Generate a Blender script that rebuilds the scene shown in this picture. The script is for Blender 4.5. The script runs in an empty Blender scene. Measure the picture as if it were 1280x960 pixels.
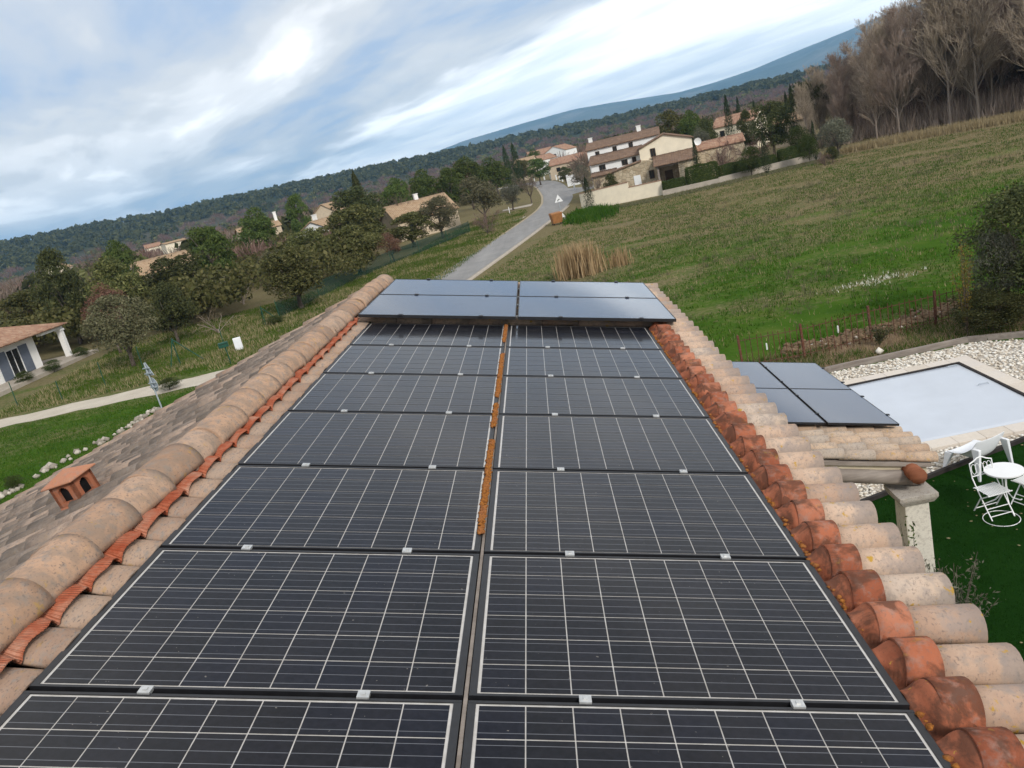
import bpy, math, random
import numpy as np
from mathutils import Vector, Matrix

# ------------------------------------------------------------------ camera, sky, sun, exposure
scene = bpy.context.scene
C = scene.collection
R = math.radians
CAM = np.array([0.5930, -8.3544, 7.5])
RC = np.array([[0.97473393, 0.01847544, -0.22260372],
               [-0.20857392, -0.28138173, -0.93665428],
               [-0.07994172, 0.95941804, -0.27041883]])      # world -> camera (right, down, forward)
FPX = 980.0
cd = bpy.data.cameras.new('camera')
cd.sensor_fit = 'HORIZONTAL'; cd.sensor_width = 36.0
cd.lens = FPX * 36.0 / 1280.0
cd.clip_start = 0.05; cd.clip_end = 40000
cam = bpy.data.objects.new('camera', cd); C.objects.link(cam)
M4 = Matrix.Identity(4)
for r in range(3):
    M4[r][0] = RC[0][r]; M4[r][1] = -RC[1][r]; M4[r][2] = -RC[2][r]; M4[r][3] = CAM[r]
cam.matrix_world = M4
scene.camera = cam

SUN_EL, SUN_AZ = 34.0, 150.0     # azimuth clockwise from +y (the direction of the ridge)
world = bpy.data.worlds.new('World'); scene.world = world
world.use_nodes = True
nt = world.node_tree; N = nt.nodes; L = nt.links
for n in list(N): N.remove(n)
def wn(t, **k):
    n = N.new(t)
    for a, b in k.items(): setattr(n, a, b)
    return n
def wmath(op, a, b=None, clamp=False):
    n = wn('ShaderNodeMath', operation=op, use_clamp=clamp)
    for i, v in enumerate((a, b)):
        if v is None: continue
        if isinstance(v, (int, float)): n.inputs[i].default_value = v
        else: L.new(v, n.inputs[i])
    return n.outputs[0]
def wramp(fac, stops, interp='EASE'):
    n = wn('ShaderNodeValToRGB'); n.color_ramp.interpolation = interp
    e = n.color_ramp.elements
    while len(e) > 1: e.remove(e[0])
    e[0].position = stops[0][0]; e[0].color = (*stops[0][1], 1)
    for p, c in stops[1:]:
        q = e.new(p); q.color = (*c, 1)
    L.new(fac, n.inputs[0]); return n.outputs[0]
def wmix(fac, a, b):
    n = wn('ShaderNodeMix', data_type='RGBA')
    if isinstance(fac, (int, float)): n.inputs[0].default_value = fac
    else: L.new(fac, n.inputs[0])
    for i, v in ((6, a), (7, b)):
        if isinstance(v, tuple): n.inputs[i].default_value = (*v, 1)
        else: L.new(v, n.inputs[i])
    return n.outputs[2]
sky = wn('ShaderNodeTexSky', sky_type='NISHITA', sun_disc=False)
sky.sun_elevation = R(SUN_EL); sky.sun_rotation = R(SUN_AZ)
sky.air_density = 1.0; sky.dust_density = 1.2; sky.ozone_density = 1.5
tc = wn('ShaderNodeTexCoord')
sep = wn('ShaderNodeSeparateXYZ'); L.new(tc.outputs['Generated'], sep.inputs[0])
zz = wmath('ADD', wmath('MAXIMUM', sep.outputs[2], 0.0), 0.05)
px_ = wmath('DIVIDE', sep.outputs[0], zz); py_ = wmath('DIVIDE', sep.outputs[1], zz)
# cloud-deck coordinates: n across the cloud streets, s along them
cn = wmath('ADD', wmath('MULTIPLY', px_, 0.858), wmath('MULTIPLY', py_, 0.513))
cs = wmath('ADD', wmath('MULTIPLY', px_, 0.513), wmath('MULTIPLY', py_, -0.858))
comb = wn('ShaderNodeCombineXYZ'); L.new(cn, comb.inputs[0]); L.new(wmath('MULTIPLY', cs, 0.34), comb.inputs[1])
def wnoise(scale, detail, rough, dist, off=(0, 0, 0)):
    mp = wn('ShaderNodeMapping'); mp.inputs['Location'].default_value = off
    L.new(comb.outputs[0], mp.inputs[0])
    n = wn('ShaderNodeTexNoise', noise_dimensions='3D'); L.new(mp.outputs[0], n.inputs['Vector'])
    n.inputs['Scale'].default_value = scale; n.inputs['Detail'].default_value = detail
    n.inputs['Roughness'].default_value = rough; n.inputs['Distortion'].default_value = dist
    return n.outputs['Fac']
nA = wnoise(0.75, 6, 0.52, 0.5, (1.2, 8.6, 3)); nB = wnoise(2.0, 6, 0.52, 0.5, (0.4, 5.2, 2)); nC = wnoise(0.42, 3, 0.5, 0.2, (7.7, 2.2, 5))
# thick deck on one side of a straight cloud edge, thin bright veil on the other
edge = wmath('ADD', wmath('ADD', cn, wmath('MULTIPLY', wmath('SUBTRACT', nA, 0.5), 2.2)), wmath('MULTIPLY', wmath('SUBTRACT', nB, 0.5), 0.7))
deck = wn('ShaderNodeMapRange', interpolation_type='SMOOTHSTEP')
L.new(edge, deck.inputs[0]); deck.inputs[1].default_value = 2.7; deck.inputs[2].default_value = 3.7
deck.inputs[3].default_value = 1.0; deck.inputs[4].default_value = 0.0
tx = wmath('ADD', wmath('MULTIPLY', nA, 0.72), wmath('MULTIPLY', nB, 0.28))
deckc = wramp(tx, [(0.37, (0.31, 0.38, 0.50)), (0.44, (0.43, 0.46, 0.51)), (0.50, (0.54, 0.545, 0.55)), (0.56, (0.70, 0.695, 0.69)), (0.64, (1.0, 0.985, 0.96))])
veilc = wramp(tx, [(0.37, (0.78, 0.84, 0.94)), (0.45, (1.00, 1.02, 1.06)), (0.51, (1.22, 1.21, 1.20)), (0.60, (1.48, 1.45, 1.40))])
skys = wn('ShaderNodeVectorMath', operation='SCALE'); L.new(sky.outputs[0], skys.inputs[0]); skys.inputs['Scale'].default_value = 0.10
cloud = wmix(deck.outputs[0], veilc, deckc)
cover = wmath('ADD', 0.80, wmath('MULTIPLY', deck.outputs[0], 0.17))
fin = wmix(cover, skys.outputs[0], cloud)
bg = wn('ShaderNodeBackground'); L.new(fin, bg.inputs[0]); bg.inputs[1].default_value = 1.0
wo = wn('ShaderNodeOutputWorld'); L.new(bg.outputs[0], wo.inputs[0])

sd = bpy.data.lights.new('sun', 'SUN'); sd.energy = 1.5; sd.angle = R(11); sd.color = (1.0, 0.95, 0.87)
sun = bpy.data.objects.new('sun', sd); C.objects.link(sun)
sun.rotation_euler = (R(90 - SUN_EL), 0, R(180 - SUN_AZ)); sun.location = (20, -30, 60)
scene.view_settings.view_transform = 'Standard'; scene.view_settings.look = 'None'
scene.view_settings.gamma = 1.0; scene.view_settings.use_curve_mapping = False
scene.view_settings.exposure = 0.76
scene.render.engine = 'CYCLES'
scene.render.resolution_x = 1024; scene.render.resolution_y = 768
scene.cycles.max_bounces = 4; scene.cycles.diffuse_bounces = 2; scene.cycles.glossy_bounces = 2; scene.cycles.transparent_max_bounces = 6; scene.cycles.volume_bounces = 1

# ------------------------------------------------------------------ helpers
rng = np.random.default_rng(7); random.seed(7)
def ray(px, py):
    d = RC.T @ np.array([(px - 640) / FPX, (py - 480) / FPX, 1.0]); return d / np.linalg.norm(d)
def G(px, py, z=0.0):                 # survey: where a line of sight meets the level z
    d = ray(px, py); t = (z - CAM[2]) / d[2]; return CAM + t * d
def at(px, py, D):                    # survey: point at horizontal distance D
    d = ray(px, py); return CAM + d * D / math.hypot(d[0], d[1])
def proj(P):
    q = RC @ (np.asarray(P, float) - CAM); return 640 + FPX * q[0] / q[2], 480 + FPX * q[1] / q[2], q[2]

def fast_mesh(name, V, F, mat=None, smooth=False):
    V = np.asarray(V, np.float32); F = np.asarray(F, np.int32)
    me = bpy.data.meshes.new(name)
    me.vertices.add(len(V)); me.vertices.foreach_set('co', V.ravel())
    k = F.shape[1]
    me.loops.add(F.size); me.polygons.add(len(F))
    me.loops.foreach_set('vertex_index', F.ravel())
    me.polygons.foreach_set('loop_start', np.arange(0, F.size, k, dtype=np.int32))
    if smooth: me.polygons.foreach_set('use_smooth', np.ones(len(F), bool))
    me.update(calc_edges=True)
    if mat: me.materials.append(mat)
    return me
class MB:
    """collects simple shapes, builds ONE mesh"""
    def __init__(s): s.v = []; s.f = []
    def add(s, vs, fs):
        o = len(s.v); s.v += [tuple(map(float, v)) for v in vs]; s.f += [tuple(i + o for i in f) for f in fs]; return s
    def box(s, x0, x1, y0, y1, z0, z1):
        return s.add([(x0,y0,z0),(x1,y0,z0),(x1,y1,z0),(x0,y1,z0),(x0,y0,z1),(x1,y0,z1),(x1,y1,z1),(x0,y1,z1)],
                     [(0,3,2,1),(4,5,6,7),(0,1,5,4),(1,2,6,5),(2,3,7,6),(3,0,4,7)])
    def hexa(s, p):      # 8 points: bottom 4 ccw, top 4 ccw
        return s.add(p, [(0,3,2,1),(4,5,6,7),(0,1,5,4),(1,2,6,5),(2,3,7,6),(3,0,4,7)])
    def poly(s, pts): return s.add(pts, [tuple(range(len(pts)))])
    def prism(s, pts, z0, z1):
        n = len(pts)
        return s.add([(x,y,z0) for x,y in pts] + [(x,y,z1) for x,y in pts],
                     [tuple(range(n-1,-1,-1)), tuple(range(n,2*n))] + [(i,(i+1)%n,n+(i+1)%n,n+i) for i in range(n)])
    def tube(s, path, rad, k=6, cap=True):
        P = [Vector(p) for p in path]
        if not hasattr(rad, '__len__'): rad = [rad] * len(P)
        vs = []; fs = []
        u = None
        for i, p in enumerate(P):
            d = (P[min(i+1,len(P)-1)] - P[max(i-1,0)])
            d = d.normalized() if d.length > 1e-9 else Vector((0,0,1))
            if u is None:
                u = d.orthogonal().normalized()
            else:
                u = (u - d * u.dot(d)); u = u.normalized() if u.length > 1e-6 else d.orthogonal().normalized()
            w = d.cross(u)
            for j in range(k):
                a = 2*math.pi*j/k; vs.append(p + (u*math.cos(a) + w*math.sin(a)) * rad[i])
        for i in range(len(P)-1):
            for j in range(k):
                fs.append((i*k+j, i*k+(j+1)%k, (i+1)*k+(j+1)%k, (i+1)*k+j))
        if cap: fs.append(tuple(range(k-1,-1,-1))); fs.append(tuple((len(P)-1)*k+j for j in range(k)))
        return s.add(vs, fs)
    def mesh(s, name, mat=None, smooth=False, bevel=0):
        me = bpy.data.meshes.new(name); me.from_pydata(s.v, [], s.f)
        if smooth:
            for p in me.polygons: p.use_smooth = True
        if mat: me.materials.append(mat)
        me.update(); return me
    def build(s, name, mat, parent=None, smooth=False, loc=None, bevel=0):
        o = link(name, s.mesh(name, mat, smooth), parent, loc)
        if bevel: bev(o, bevel)
        return o
def link(name, data, parent=None, loc=None, rot=None, scale=None):
    o = bpy.data.objects.new(name, data); C.objects.link(o)
    if parent is not None: o.parent = parent
    if loc is not None: o.location = [float(q) for q in loc]
    if rot is not None: o.rotation_euler = rot
    if scale is not None: o.scale = scale
    return o
def bev(o, w, seg=2):
    m = o.modifiers.new('bevel', 'BEVEL'); m.width = w; m.segments = seg; m.limit_method = 'ANGLE'
def tag(o, label=None, cat=None, group=None, kind=None):
    if label: o['label'] = label
    if cat: o['category'] = cat
    if group: o['group'] = group
    if kind: o['kind'] = kind
    return o
def thing(name, label, cat, loc=(0,0,0), rz=0.0, group=None):
    o = link(name, None, None, loc, (0,0,rz)); o.empty_display_size = 0.2
    return tag(o, label, cat, group)

# ------------------------------------------------------------------ materials
class Mat:
    def __init__(s, name):
        s.m = bpy.data.materials.new(name); s.m.use_nodes = True
        s.t = s.m.node_tree; s.n = s.t.nodes; s.l = s.t.links
        s.b = s.n['Principled BSDF']; s._tc = None; s.b.inputs['Specular IOR Level'].default_value = 0.10
    def tc(s, out='Object'):
        if s._tc is None: s._tc = s.n.new('ShaderNodeTexCoord')
        return s._tc.outputs[out]
    def set(s, **k):
        for a, v in k.items():
            i = s.b.inputs[a.replace('_', ' ')]
            if hasattr(v, 'is_linked'): s.l.new(v, i)
            elif isinstance(v, tuple) and len(v) == 3: i.default_value = (*v, 1)
            else: i.default_value = v
        return s
    def noise(s, scale, detail=4, rough=0.55, vec=None, dist=0, out='Fac', sc3=None, rnd=False):
        n = s.n.new('ShaderNodeTexNoise'); n.inputs['Scale'].default_value = scale
        n.inputs['Detail'].default_value = detail; n.inputs['Roughness'].default_value = rough; n.inputs['Distortion'].default_value = dist
        v = vec if vec is not None else s.tc()
        if rnd:     # every object gets its own patch of the pattern
            oi = s.n.new('ShaderNodeObjectInfo'); a = s.n.new('ShaderNodeVectorMath'); a.operation = 'MULTIPLY_ADD'
            cx = s.n.new('ShaderNodeCombineXYZ')
            for i in range(3): s.l.new(oi.outputs['Random'], cx.inputs[i])
            s.l.new(cx.outputs[0], a.inputs[0]); a.inputs[1].default_value = (37, 53, 71); s.l.new(v, a.inputs[2]); v = a.outputs[0]
        if sc3:
            mp = s.n.new('ShaderNodeMapping'); mp.inputs['Scale'].default_value = sc3; s.l.new(v, mp.inputs[0]); v = mp.outputs[0]
        s.l.new(v, n.inputs['Vector']); return n.outputs[out]
    def vor(s, scale, vec=None, feat='F1', out='Distance'):
        n = s.n.new('ShaderNodeTexVoronoi'); n.feature = feat; n.inputs['Scale'].default_value = scale
        s.l.new(vec if vec is not None else s.tc(), n.inputs['Vector']); return n.outputs[out]
    def rand(s): return s.n.new('ShaderNodeObjectInfo').outputs['Random']
    def island(s): return s.n.new('ShaderNodeNewGeometry').outputs['Random Per Island']
    def ramp(s, fac, stops, interp='LINEAR'):
        n = s.n.new('ShaderNodeValToRGB'); n.color_ramp.interpolation = interp; e = n.color_ramp.elements
        while len(e) > 1: e.remove(e[0])
        c = stops[0][1]; e[0].position = stops[0][0]; e[0].color = (*c, 1) if isinstance(c, tuple) else (c, c, c, 1)
        for p, c in stops[1:]:
            q = e.new(p); q.color = (*c, 1) if isinstance(c, tuple) else (c, c, c, 1)
        s.l.new(fac, n.inputs[0]); return n.outputs[0]
    def mix(s, fac, a, b, mode='MIX'):
        n = s.n.new('ShaderNodeMix'); n.data_type = 'RGBA'; n.blend_type = mode
        for i, v in ((0, fac), (6, a), (7, b)):
            if hasattr(v, 'is_linked'): s.l.new(v, n.inputs[i])
            elif isinstance(v, tuple): n.inputs[i].default_value = (*v, 1)
            else: n.inputs[i].default_value = v
        return n.outputs[2]
    def math(s, op, a, b=None, c=None):
        n = s.n.new('ShaderNodeMath'); n.operation = op
        for i, v in enumerate((a, b, c)):
            if v is None: continue
            if hasattr(v, 'is_linked'): s.l.new(v, n.inputs[i])
            else: n.inputs[i].default_value = v
        return n.outputs[0]
    def sep(s, v):
        n = s.n.new('ShaderNodeSeparateXYZ'); s.l.new(v, n.inputs[0]); return n.outputs
    def bump(s, h, strength=0.4, dist=0.01):
        n = s.n.new('ShaderNodeBump'); n.inputs['Strength'].default_value = strength; n.inputs['Distance'].default_value = dist
        s.l.new(h, n.inputs['Height']); s.l.new(n.outputs[0], s.b.inputs['Normal']); return s
def plain(name, col, rough=0.7, var=0.15, scale=6.0, metal=0.0, bump=0.0, rnd=True):
    m = Mat(name); f = m.noise(scale, 5, 0.6, rnd=rnd)
    c0 = tuple(max(0, x * (1 - var)) for x in col); c1 = tuple(min(1, x * (1 + var)) for x in col)
    m.set(Base_Color=m.ramp(f, [(0.3, c0), (0.7, c1)]), Roughness=rough, Metallic=metal, Specular_IOR_Level=0.5 if rough < 0.5 else 0.12)
    if bump: m.bump(f, bump, 0.01)
    return m.m

# --- clay
def clay(name, cols, spots=0.5, yellow=0.35, dark=0.0, darkcol=(0.10,0.075,0.06), bump=0.5, tip=0.0):
    m = Mat(name)
    big = m.noise(7, 5, 0.6, rnd=True); fine = m.noise(70, 4, 0.65, rnd=True); mid = m.noise(22, 5, 0.6, rnd=True)
    base = m.ramp(m.math('ADD', m.math('MULTIPLY', big, 0.5), m.math('MULTIPLY', m.rand(), 0.5)), [(0.25, cols[0]), (0.5, cols[1]), (0.75, cols[2])])
    base = m.mix(m.math('MULTIPLY', m.ramp(mid, [(0.50, 0.0), (0.66, 1.0)]), spots), base, (0.27, 0.23, 0.20))
    base = m.mix(m.math('MULTIPLY', m.ramp(fine, [(0.56, 0.0), (0.66, 1.0)]), spots), base, (0.15, 0.12, 0.105))
    if dark:
        d = m.noise(9, 6, 0.62, rnd=True, dist=0.4)
        base = m.mix(m.math('MULTIPLY', m.ramp(d, [(0.46, 0.0), (0.58, 1.0)]), dark), base, darkcol)
    if tip:        # the exposed lower end of the tile is weathered grey
        gx = m.ramp(m.math('ADD', m.sep(m.tc())[0], m.math('MULTIPLY', m.math('SUBTRACT', big, 0.5), 0.9)), [(0.30, 0.0), (0.42, 1.0)])
        base = m.mix(m.math('MULTIPLY', gx, tip), base, (0.27,0.225,0.205))
    if yellow:
        y = m.noise(13, 6, 0.66, rnd=True)
        base = m.mix(m.math('MULTIPLY', m.ramp(y, [(0.61, 0.0), (0.66, 1.0)]), yellow), base, (0.46, 0.27, 0.04))
    m.set(Base_Color=base, Roughness=0.9, Specular_IOR_Level=0.10)
    m.bump(m.math('ADD', fine, m.math('MULTIPLY', mid, 1.2)), bump, 0.004)
    return m.m
M = {}
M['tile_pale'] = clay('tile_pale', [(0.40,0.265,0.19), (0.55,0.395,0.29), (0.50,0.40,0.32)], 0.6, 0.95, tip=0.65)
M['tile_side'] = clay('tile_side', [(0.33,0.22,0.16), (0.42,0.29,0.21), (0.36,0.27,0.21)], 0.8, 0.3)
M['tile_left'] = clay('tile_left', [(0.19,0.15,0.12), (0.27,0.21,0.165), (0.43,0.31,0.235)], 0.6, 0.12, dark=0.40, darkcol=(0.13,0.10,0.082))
M['tile_ridge'] = clay('tile_ridge', [(0.33,0.205,0.135), (0.47,0.30,0.20), (0.43,0.305,0.225)], 0.75, 0.45, dark=0.55, darkcol=(0.24,0.185,0.145))
M['tile_porch'] = clay('tile_porch', [(0.42,0.29,0.20), (0.52,0.38,0.27), (0.40,0.33,0.27)], 0.7, 0.6)
M['flash_tile'] = clay('terracotta_apron_tile', [(0.25,0.078,0.042), (0.37,0.122,0.064), (0.43,0.17,0.10)], 0.40, 0.25, dark=0.75, darkcol=(0.085,0.042,0.028))
M['terracotta'] = clay('terracotta', [(0.36,0.13,0.07), (0.46,0.19,0.11), (0.42,0.22,0.14)], 0.35, 0.1)
def mat_flash():
    m = Mat('terracotta_apron')
    big = m.noise(5, 5, 0.6); st = m.noise(9.0, 7, 0.62, dist=0.6); fine = m.noise(80, 3, 0.6); mid = m.noise(26, 5, 0.65)
    base = m.ramp(big, [(0.3, (0.26,0.080,0.042)), (0.55, (0.36,0.120,0.063)), (0.75, (0.42,0.17,0.10))])
    base = m.mix(m.math('MULTIPLY', m.ramp(st, [(0.45, 0.0), (0.57, 1.0)]), 0.74), base, (0.085,0.042,0.028))
    base = m.mix(m.math('MULTIPLY', m.ramp(mid, [(0.55, 0.0), (0.70, 1.0)]), 0.5), base, (0.16,0.07,0.04))
    base = m.mix(m.math('MULTIPLY', m.ramp(fine, [(0.60, 0.0), (0.68, 1.0)]), 0.4), base, (0.10,0.05,0.035))
    y = m.noise(30, 4, 0.6)
    base = m.mix(m.math('MULTIPLY', m.ramp(y, [(0.70, 0.0), (0.73, 1.0)]), 0.8), base, (0.45,0.26,0.05))
    m.set(Base_Color=base, Roughness=0.8, Specular_IOR_Level=0.12); m.bump(m.math('ADD', mid, fine), 0.35, 0.004); return m.m
M['flash'] = mat_flash()
def mat_crinkle():
    m = Mat('crinkled_red_strip')
    big = m.noise(9, 4, 0.6)
    w = m.n.new('ShaderNodeTexWave'); w.bands_direction = 'Y'; w.inputs['Scale'].default_value = 40; w.inputs['Distortion'].default_value = 1.2
    m.l.new(m.tc(), w.inputs['Vector'])
    base = m.ramp(big, [(0.3, (0.37,0.080,0.036)), (0.5, (0.46,0.145,0.078)), (0.72, (0.54,0.29,0.20))])
    m.set(Base_Color=base, Roughness=0.55); m.bump(w.outputs['Fac'], 0.9, 0.006); return m.m
M['crinkle'] = mat_crinkle()
def mat_cell():
    m = Mat('silicon_cell')
    y = m.sep(m.tc())[1]
    grain = m.noise(45, 3, 0.5, rnd=True); crystal = m.vor(70, out='Color')
    base = m.ramp(m.rand(), [(0.0, (0.0050,0.0062,0.0095)), (0.45, (0.0062,0.0062,0.0085)), (0.7, (0.0055,0.0072,0.0145)), (1.0, (0.0080,0.0080,0.0105))])
    base = m.mix(0.25, base, m.ramp(grain, [(0.35, (0.006,0.007,0.011)), (0.7, (0.026,0.026,0.036))]))
    lines = None
    for q in (-0.052, 0.0, 0.052):
        d = m.math('ABSOLUTE', m.math('SUBTRACT', y, q))
        k = m.math('LESS_THAN', d, 0.0012)
        lines = k if lines is None else m.math('MAXIMUM', lines, k)
    base = m.mix(m.math('MULTIPLY', lines, 0.75), base, (0.19,0.195,0.215))
    pos = m.n.new('ShaderNodeNewGeometry').outputs['Position']
    dust = m.math('MULTIPLY', m.ramp(m.noise(1.6, 7, 0.72, pos), [(0.42, 0.0), (0.75, 1.0)]), 0.03)
    base = m.mix(dust, base, (0.30,0.27,0.23))
    spk = m.math('MULTIPLY', m.ramp(m.noise(55, 2, 0.5, pos), [(0.755, 0.0), (0.77, 1.0)]), 0.35)
    base = m.mix(spk, base, (0.42,0.38,0.33))
    m.set(Base_Color=base, Roughness=0.4, Specular_IOR_Level=0.05, Coat_Weight=1.0, Coat_Roughness=m.ramp(m.noise(2.2, 6, 0.7, pos), [(0.35, 0.05), (0.7, 0.16)]), Coat_IOR=1.20); return m.m
M['cell'] = mat_cell()
def mat_sheet():
    m = Mat('white_backsheet'); f = m.noise(14, 5, 0.6)
    m.set(Base_Color=m.ramp(f, [(0.3, (0.42,0.39,0.355)), (0.7, (0.58,0.555,0.53))]), Roughness=0.5, Coat_Weight=1.0, Coat_Roughness=0.09, Coat_IOR=1.2); return m.m
M['sheet'] = mat_sheet()
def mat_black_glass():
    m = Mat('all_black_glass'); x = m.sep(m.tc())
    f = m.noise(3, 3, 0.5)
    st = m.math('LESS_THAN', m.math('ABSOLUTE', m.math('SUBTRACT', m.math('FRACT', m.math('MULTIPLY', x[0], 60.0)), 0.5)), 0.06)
    base = m.mix(m.math('MULTIPLY', st, 0.35), (0.014, 0.032, 0.075), (0.05, 0.06, 0.08))  # blue in the base colour imitates the sky reflected in the glass
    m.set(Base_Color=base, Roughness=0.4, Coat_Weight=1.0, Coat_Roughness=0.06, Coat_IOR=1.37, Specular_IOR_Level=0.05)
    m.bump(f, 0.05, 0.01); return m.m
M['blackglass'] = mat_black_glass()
M['blackframe'] = plain('black_anodised_frame', (0.012,0.012,0.014), 0.45, 0.3, 20)
M['blackmat'] = plain('black_membrane', (0.012,0.012,0.013), 0.8, 0.4, 9)
M['alu'] = plain('brushed_aluminium', (0.55,0.55,0.54), 0.45, 0.15, 40, 0.6)
def mat_lichen():
    m = Mat('orange_lichen'); f = m.noise(60, 5, 0.7); g = m.noise(14, 4, 0.6)
    c = m.ramp(f, [(0.3, (0.09,0.038,0.016)), (0.48, (0.26,0.095,0.022)), (0.68, (0.40,0.165,0.035))])
    m.set(Base_Color=m.mix(m.ramp(g, [(0.45,0.0),(0.7,0.55)]), c, (0.30,0.13,0.07)), Roughness=0.95); m.bump(f, 0.8, 0.006); return m.m
M['lichen'] = mat_lichen()
M['render_beige'] = plain('beige_render', (0.58,0.47,0.34), 0.9, 0.10, 3, bump=0.15)
M['render_cream'] = plain('cream_render', (0.80,0.71,0.55), 0.9, 0.07, 1.2, bump=0.1)
M['render_white'] = plain('white_render', (0.84,0.83,0.80), 0.9, 0.05, 1.5, bump=0.1)
M['white_paint'] = plain('white_paint', (0.80,0.80,0.79), 0.4, 0.03, 5)
M['white_plastic'] = plain('white_plastic', (0.80,0.81,0.83), 0.35, 0.03, 5)
M['pillar'] = clay('pillar_render', [(0.60,0.54,0.44), (0.68,0.63,0.54), (0.62,0.58,0.50)], 0.35, 0.0)
M['capstone'] = clay('cap_stone', [(0.33,0.30,0.26), (0.42,0.38,0.33), (0.36,0.34,0.31)], 0.75, 0.1)
def mat_wood(name, cols, scale=14):
    m = Mat(name); f = m.noise(scale, 5, 0.6, sc3=(0.12, 1, 1), rnd=True); k = m.noise(3, 3, 0.5, rnd=True)
    m.set(Base_Color=m.mix(0.3, m.ramp(f, [(0.3, cols[0]), (0.7, cols[1])]), m.ramp(k, [(0.35, cols[0]), (0.65, cols[1])])), Roughness=0.85); m.bump(f, 0.5, 0.008); return m.m
M['wood_grey'] = mat_wood('weathered_wood', [(0.17,0.14,0.12), (0.36,0.31,0.27)])
M['wood_red'] = mat_wood('red_brown_wood', [(0.16,0.055,0.03), (0.28,0.11,0.06)])
M['wood_cream'] = mat_wood('cream_board', [(0.46,0.39,0.27), (0.62,0.55,0.42)])
def mat_stonewall():
    m = Mat('rubble_stone'); v = m.tc()
    d = m.vor(2.6, v, 'DISTANCE_TO_EDGE'); col = m.vor(2.6, v, 'F1', 'Color'); f = m.noise(9, 5, 0.6)
    c = m.ramp(m.sep(col)[0], [(0.0, (0.36,0.27,0.17)), (0.5, (0.50,0.40,0.27)), (1.0, (0.60,0.50,0.36))])
    c = m.mix(0.25, c, m.ramp(f, [(0.3, (0.25,0.19,0.13)), (0.7, (0.62,0.54,0.42))]))
    m.set(Base_Color=m.mix(m.ramp(d, [(0.02, 1.0), (0.07, 0.0)]), c, (0.40,0.33,0.23)), Roughness=0.95); m.bump(m.ramp(d, [(0.0, 0.0), (0.12, 1.0)]), 0.8, 0.05); return m.m
M['rubble'] = mat_stonewall()
def mat_roof(name, cols):
    m = Mat(name); f = m.noise(1.6, 5, 0.65); v = m.vor(3.2, out='Color'); g = m.noise(9, 4, 0.6)
    c = m.ramp(m.sep(v)[1], [(0.0, cols[0]), (0.5, cols[1]), (1.0, cols[2])])
    c = m.mix(0.45, c, m.ramp(f, [(0.3, cols[0]), (0.7, cols[2])]))
    c = m.mix(m.math('MULTIPLY', m.ramp(g, [(0.5, 0.0), (0.7, 1.0)]), 0.5), c, (0.13,0.10,0.08))
    m.set(Base_Color=c, Roughness=0.92); m.bump(g, 0.4, 0.03); return m.m
M['roof_old'] = mat_roof('old_roof_tiles', [(0.12,0.078,0.058), (0.18,0.115,0.08), (0.26,0.17,0.115)])
M['roof_red'] = mat_roof('red_roof_tiles', [(0.24,0.12,0.08), (0.34,0.19,0.125), (0.43,0.29,0.20)])
M['roof_tan'] = mat_roof('tan_roof_tiles', [(0.29,0.185,0.11), (0.39,0.265,0.16), (0.46,0.335,0.22)])
M['glass_dark'] = plain('dark_window_glass', (0.02,0.022,0.025), 0.12, 0.2, 3)
M['shutter_blue'] = plain('blue_grey_shutter', (0.13,0.15,0.19), 0.6, 0.08, 4)
M['shutter_brown'] = plain('brown_shutter', (0.10,0.065,0.045), 0.7, 0.2, 4)
M['rust'] = clay('rusty_iron', [(0.085,0.035,0.022), (0.13,0.05,0.03), (0.10,0.05,0.035)], 0.3, 0.0)
M['galv'] = plain('galvanised_steel', (0.42,0.46,0.50), 0.45, 0.12, 12, 0.4)
M['green_metal'] = plain('dark_green_metal', (0.02,0.075,0.05), 0.5, 0.2, 8)
M['concrete'] = plain('pale_concrete', (0.40,0.35,0.29), 0.9, 0.13, 2.5, bump=0.2)
M['coping'] = clay('pool_coping_stone', [(0.58,0.51,0.43), (0.66,0.59,0.51), (0.62,0.56,0.50)], 0.12, 0.0)
M['cover'] = plain('white_pool_cover', (0.53,0.565,0.62), 0.5, 0.05, 1.2)
M['blackedge'] = plain('dark_edging', (0.035,0.030,0.028), 0.7, 0.3, 6)
M['bark'] = clay('bark', [(0.085,0.065,0.05), (0.12,0.095,0.075), (0.10,0.085,0.07)], 0.5, 0.0)
M['bark_pale'] = clay('pale_bark', [(0.19,0.15,0.12), (0.26,0.21,0.17), (0.22,0.18,0.145)], 0.5, 0.0)
def mat_leaf(name, cols, trans=0.25, rough=0.6, objvar=0.5):
    m = Mat(name); i = m.island(); n = m.noise(1.3, 4, 0.6)
    f = m.math('ADD', m.math('MULTIPLY', i, 0.55), m.math('MULTIPLY', n, 0.45))
    c = m.ramp(f, [(0.2, cols[0]), (0.5, cols[1]), (0.8, cols[2])])
    h = m.n.new('ShaderNodeHueSaturation'); m.l.new(c, h.inputs['Color'])
    m.l.new(m.math('MULTIPLY_ADD', m.rand(), objvar, 1.0 - objvar/2), h.inputs['Value'])
    m.l.new(m.math('MULTIPLY_ADD', m.rand(), 0.03, 0.485), h.inputs['Hue'])
    m.set(Base_Color=h.outputs[0], Roughness=rough, Specular_IOR_Level=0.07)
    if trans:
        t = m.n.new('ShaderNodeBsdfTranslucent'); m.l.new(h.outputs[0], t.inputs[0])
        x = m.n.new('ShaderNodeMixShader'); x.inputs[0].default_value = trans
        m.l.new(m.b.outputs[0], x.inputs[1]); m.l.new(t.outputs[0], x.inputs[2])
        m.l.new(x.outputs[0], m.n['Material Output'].inputs['Surface'])
    return m.m
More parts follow.
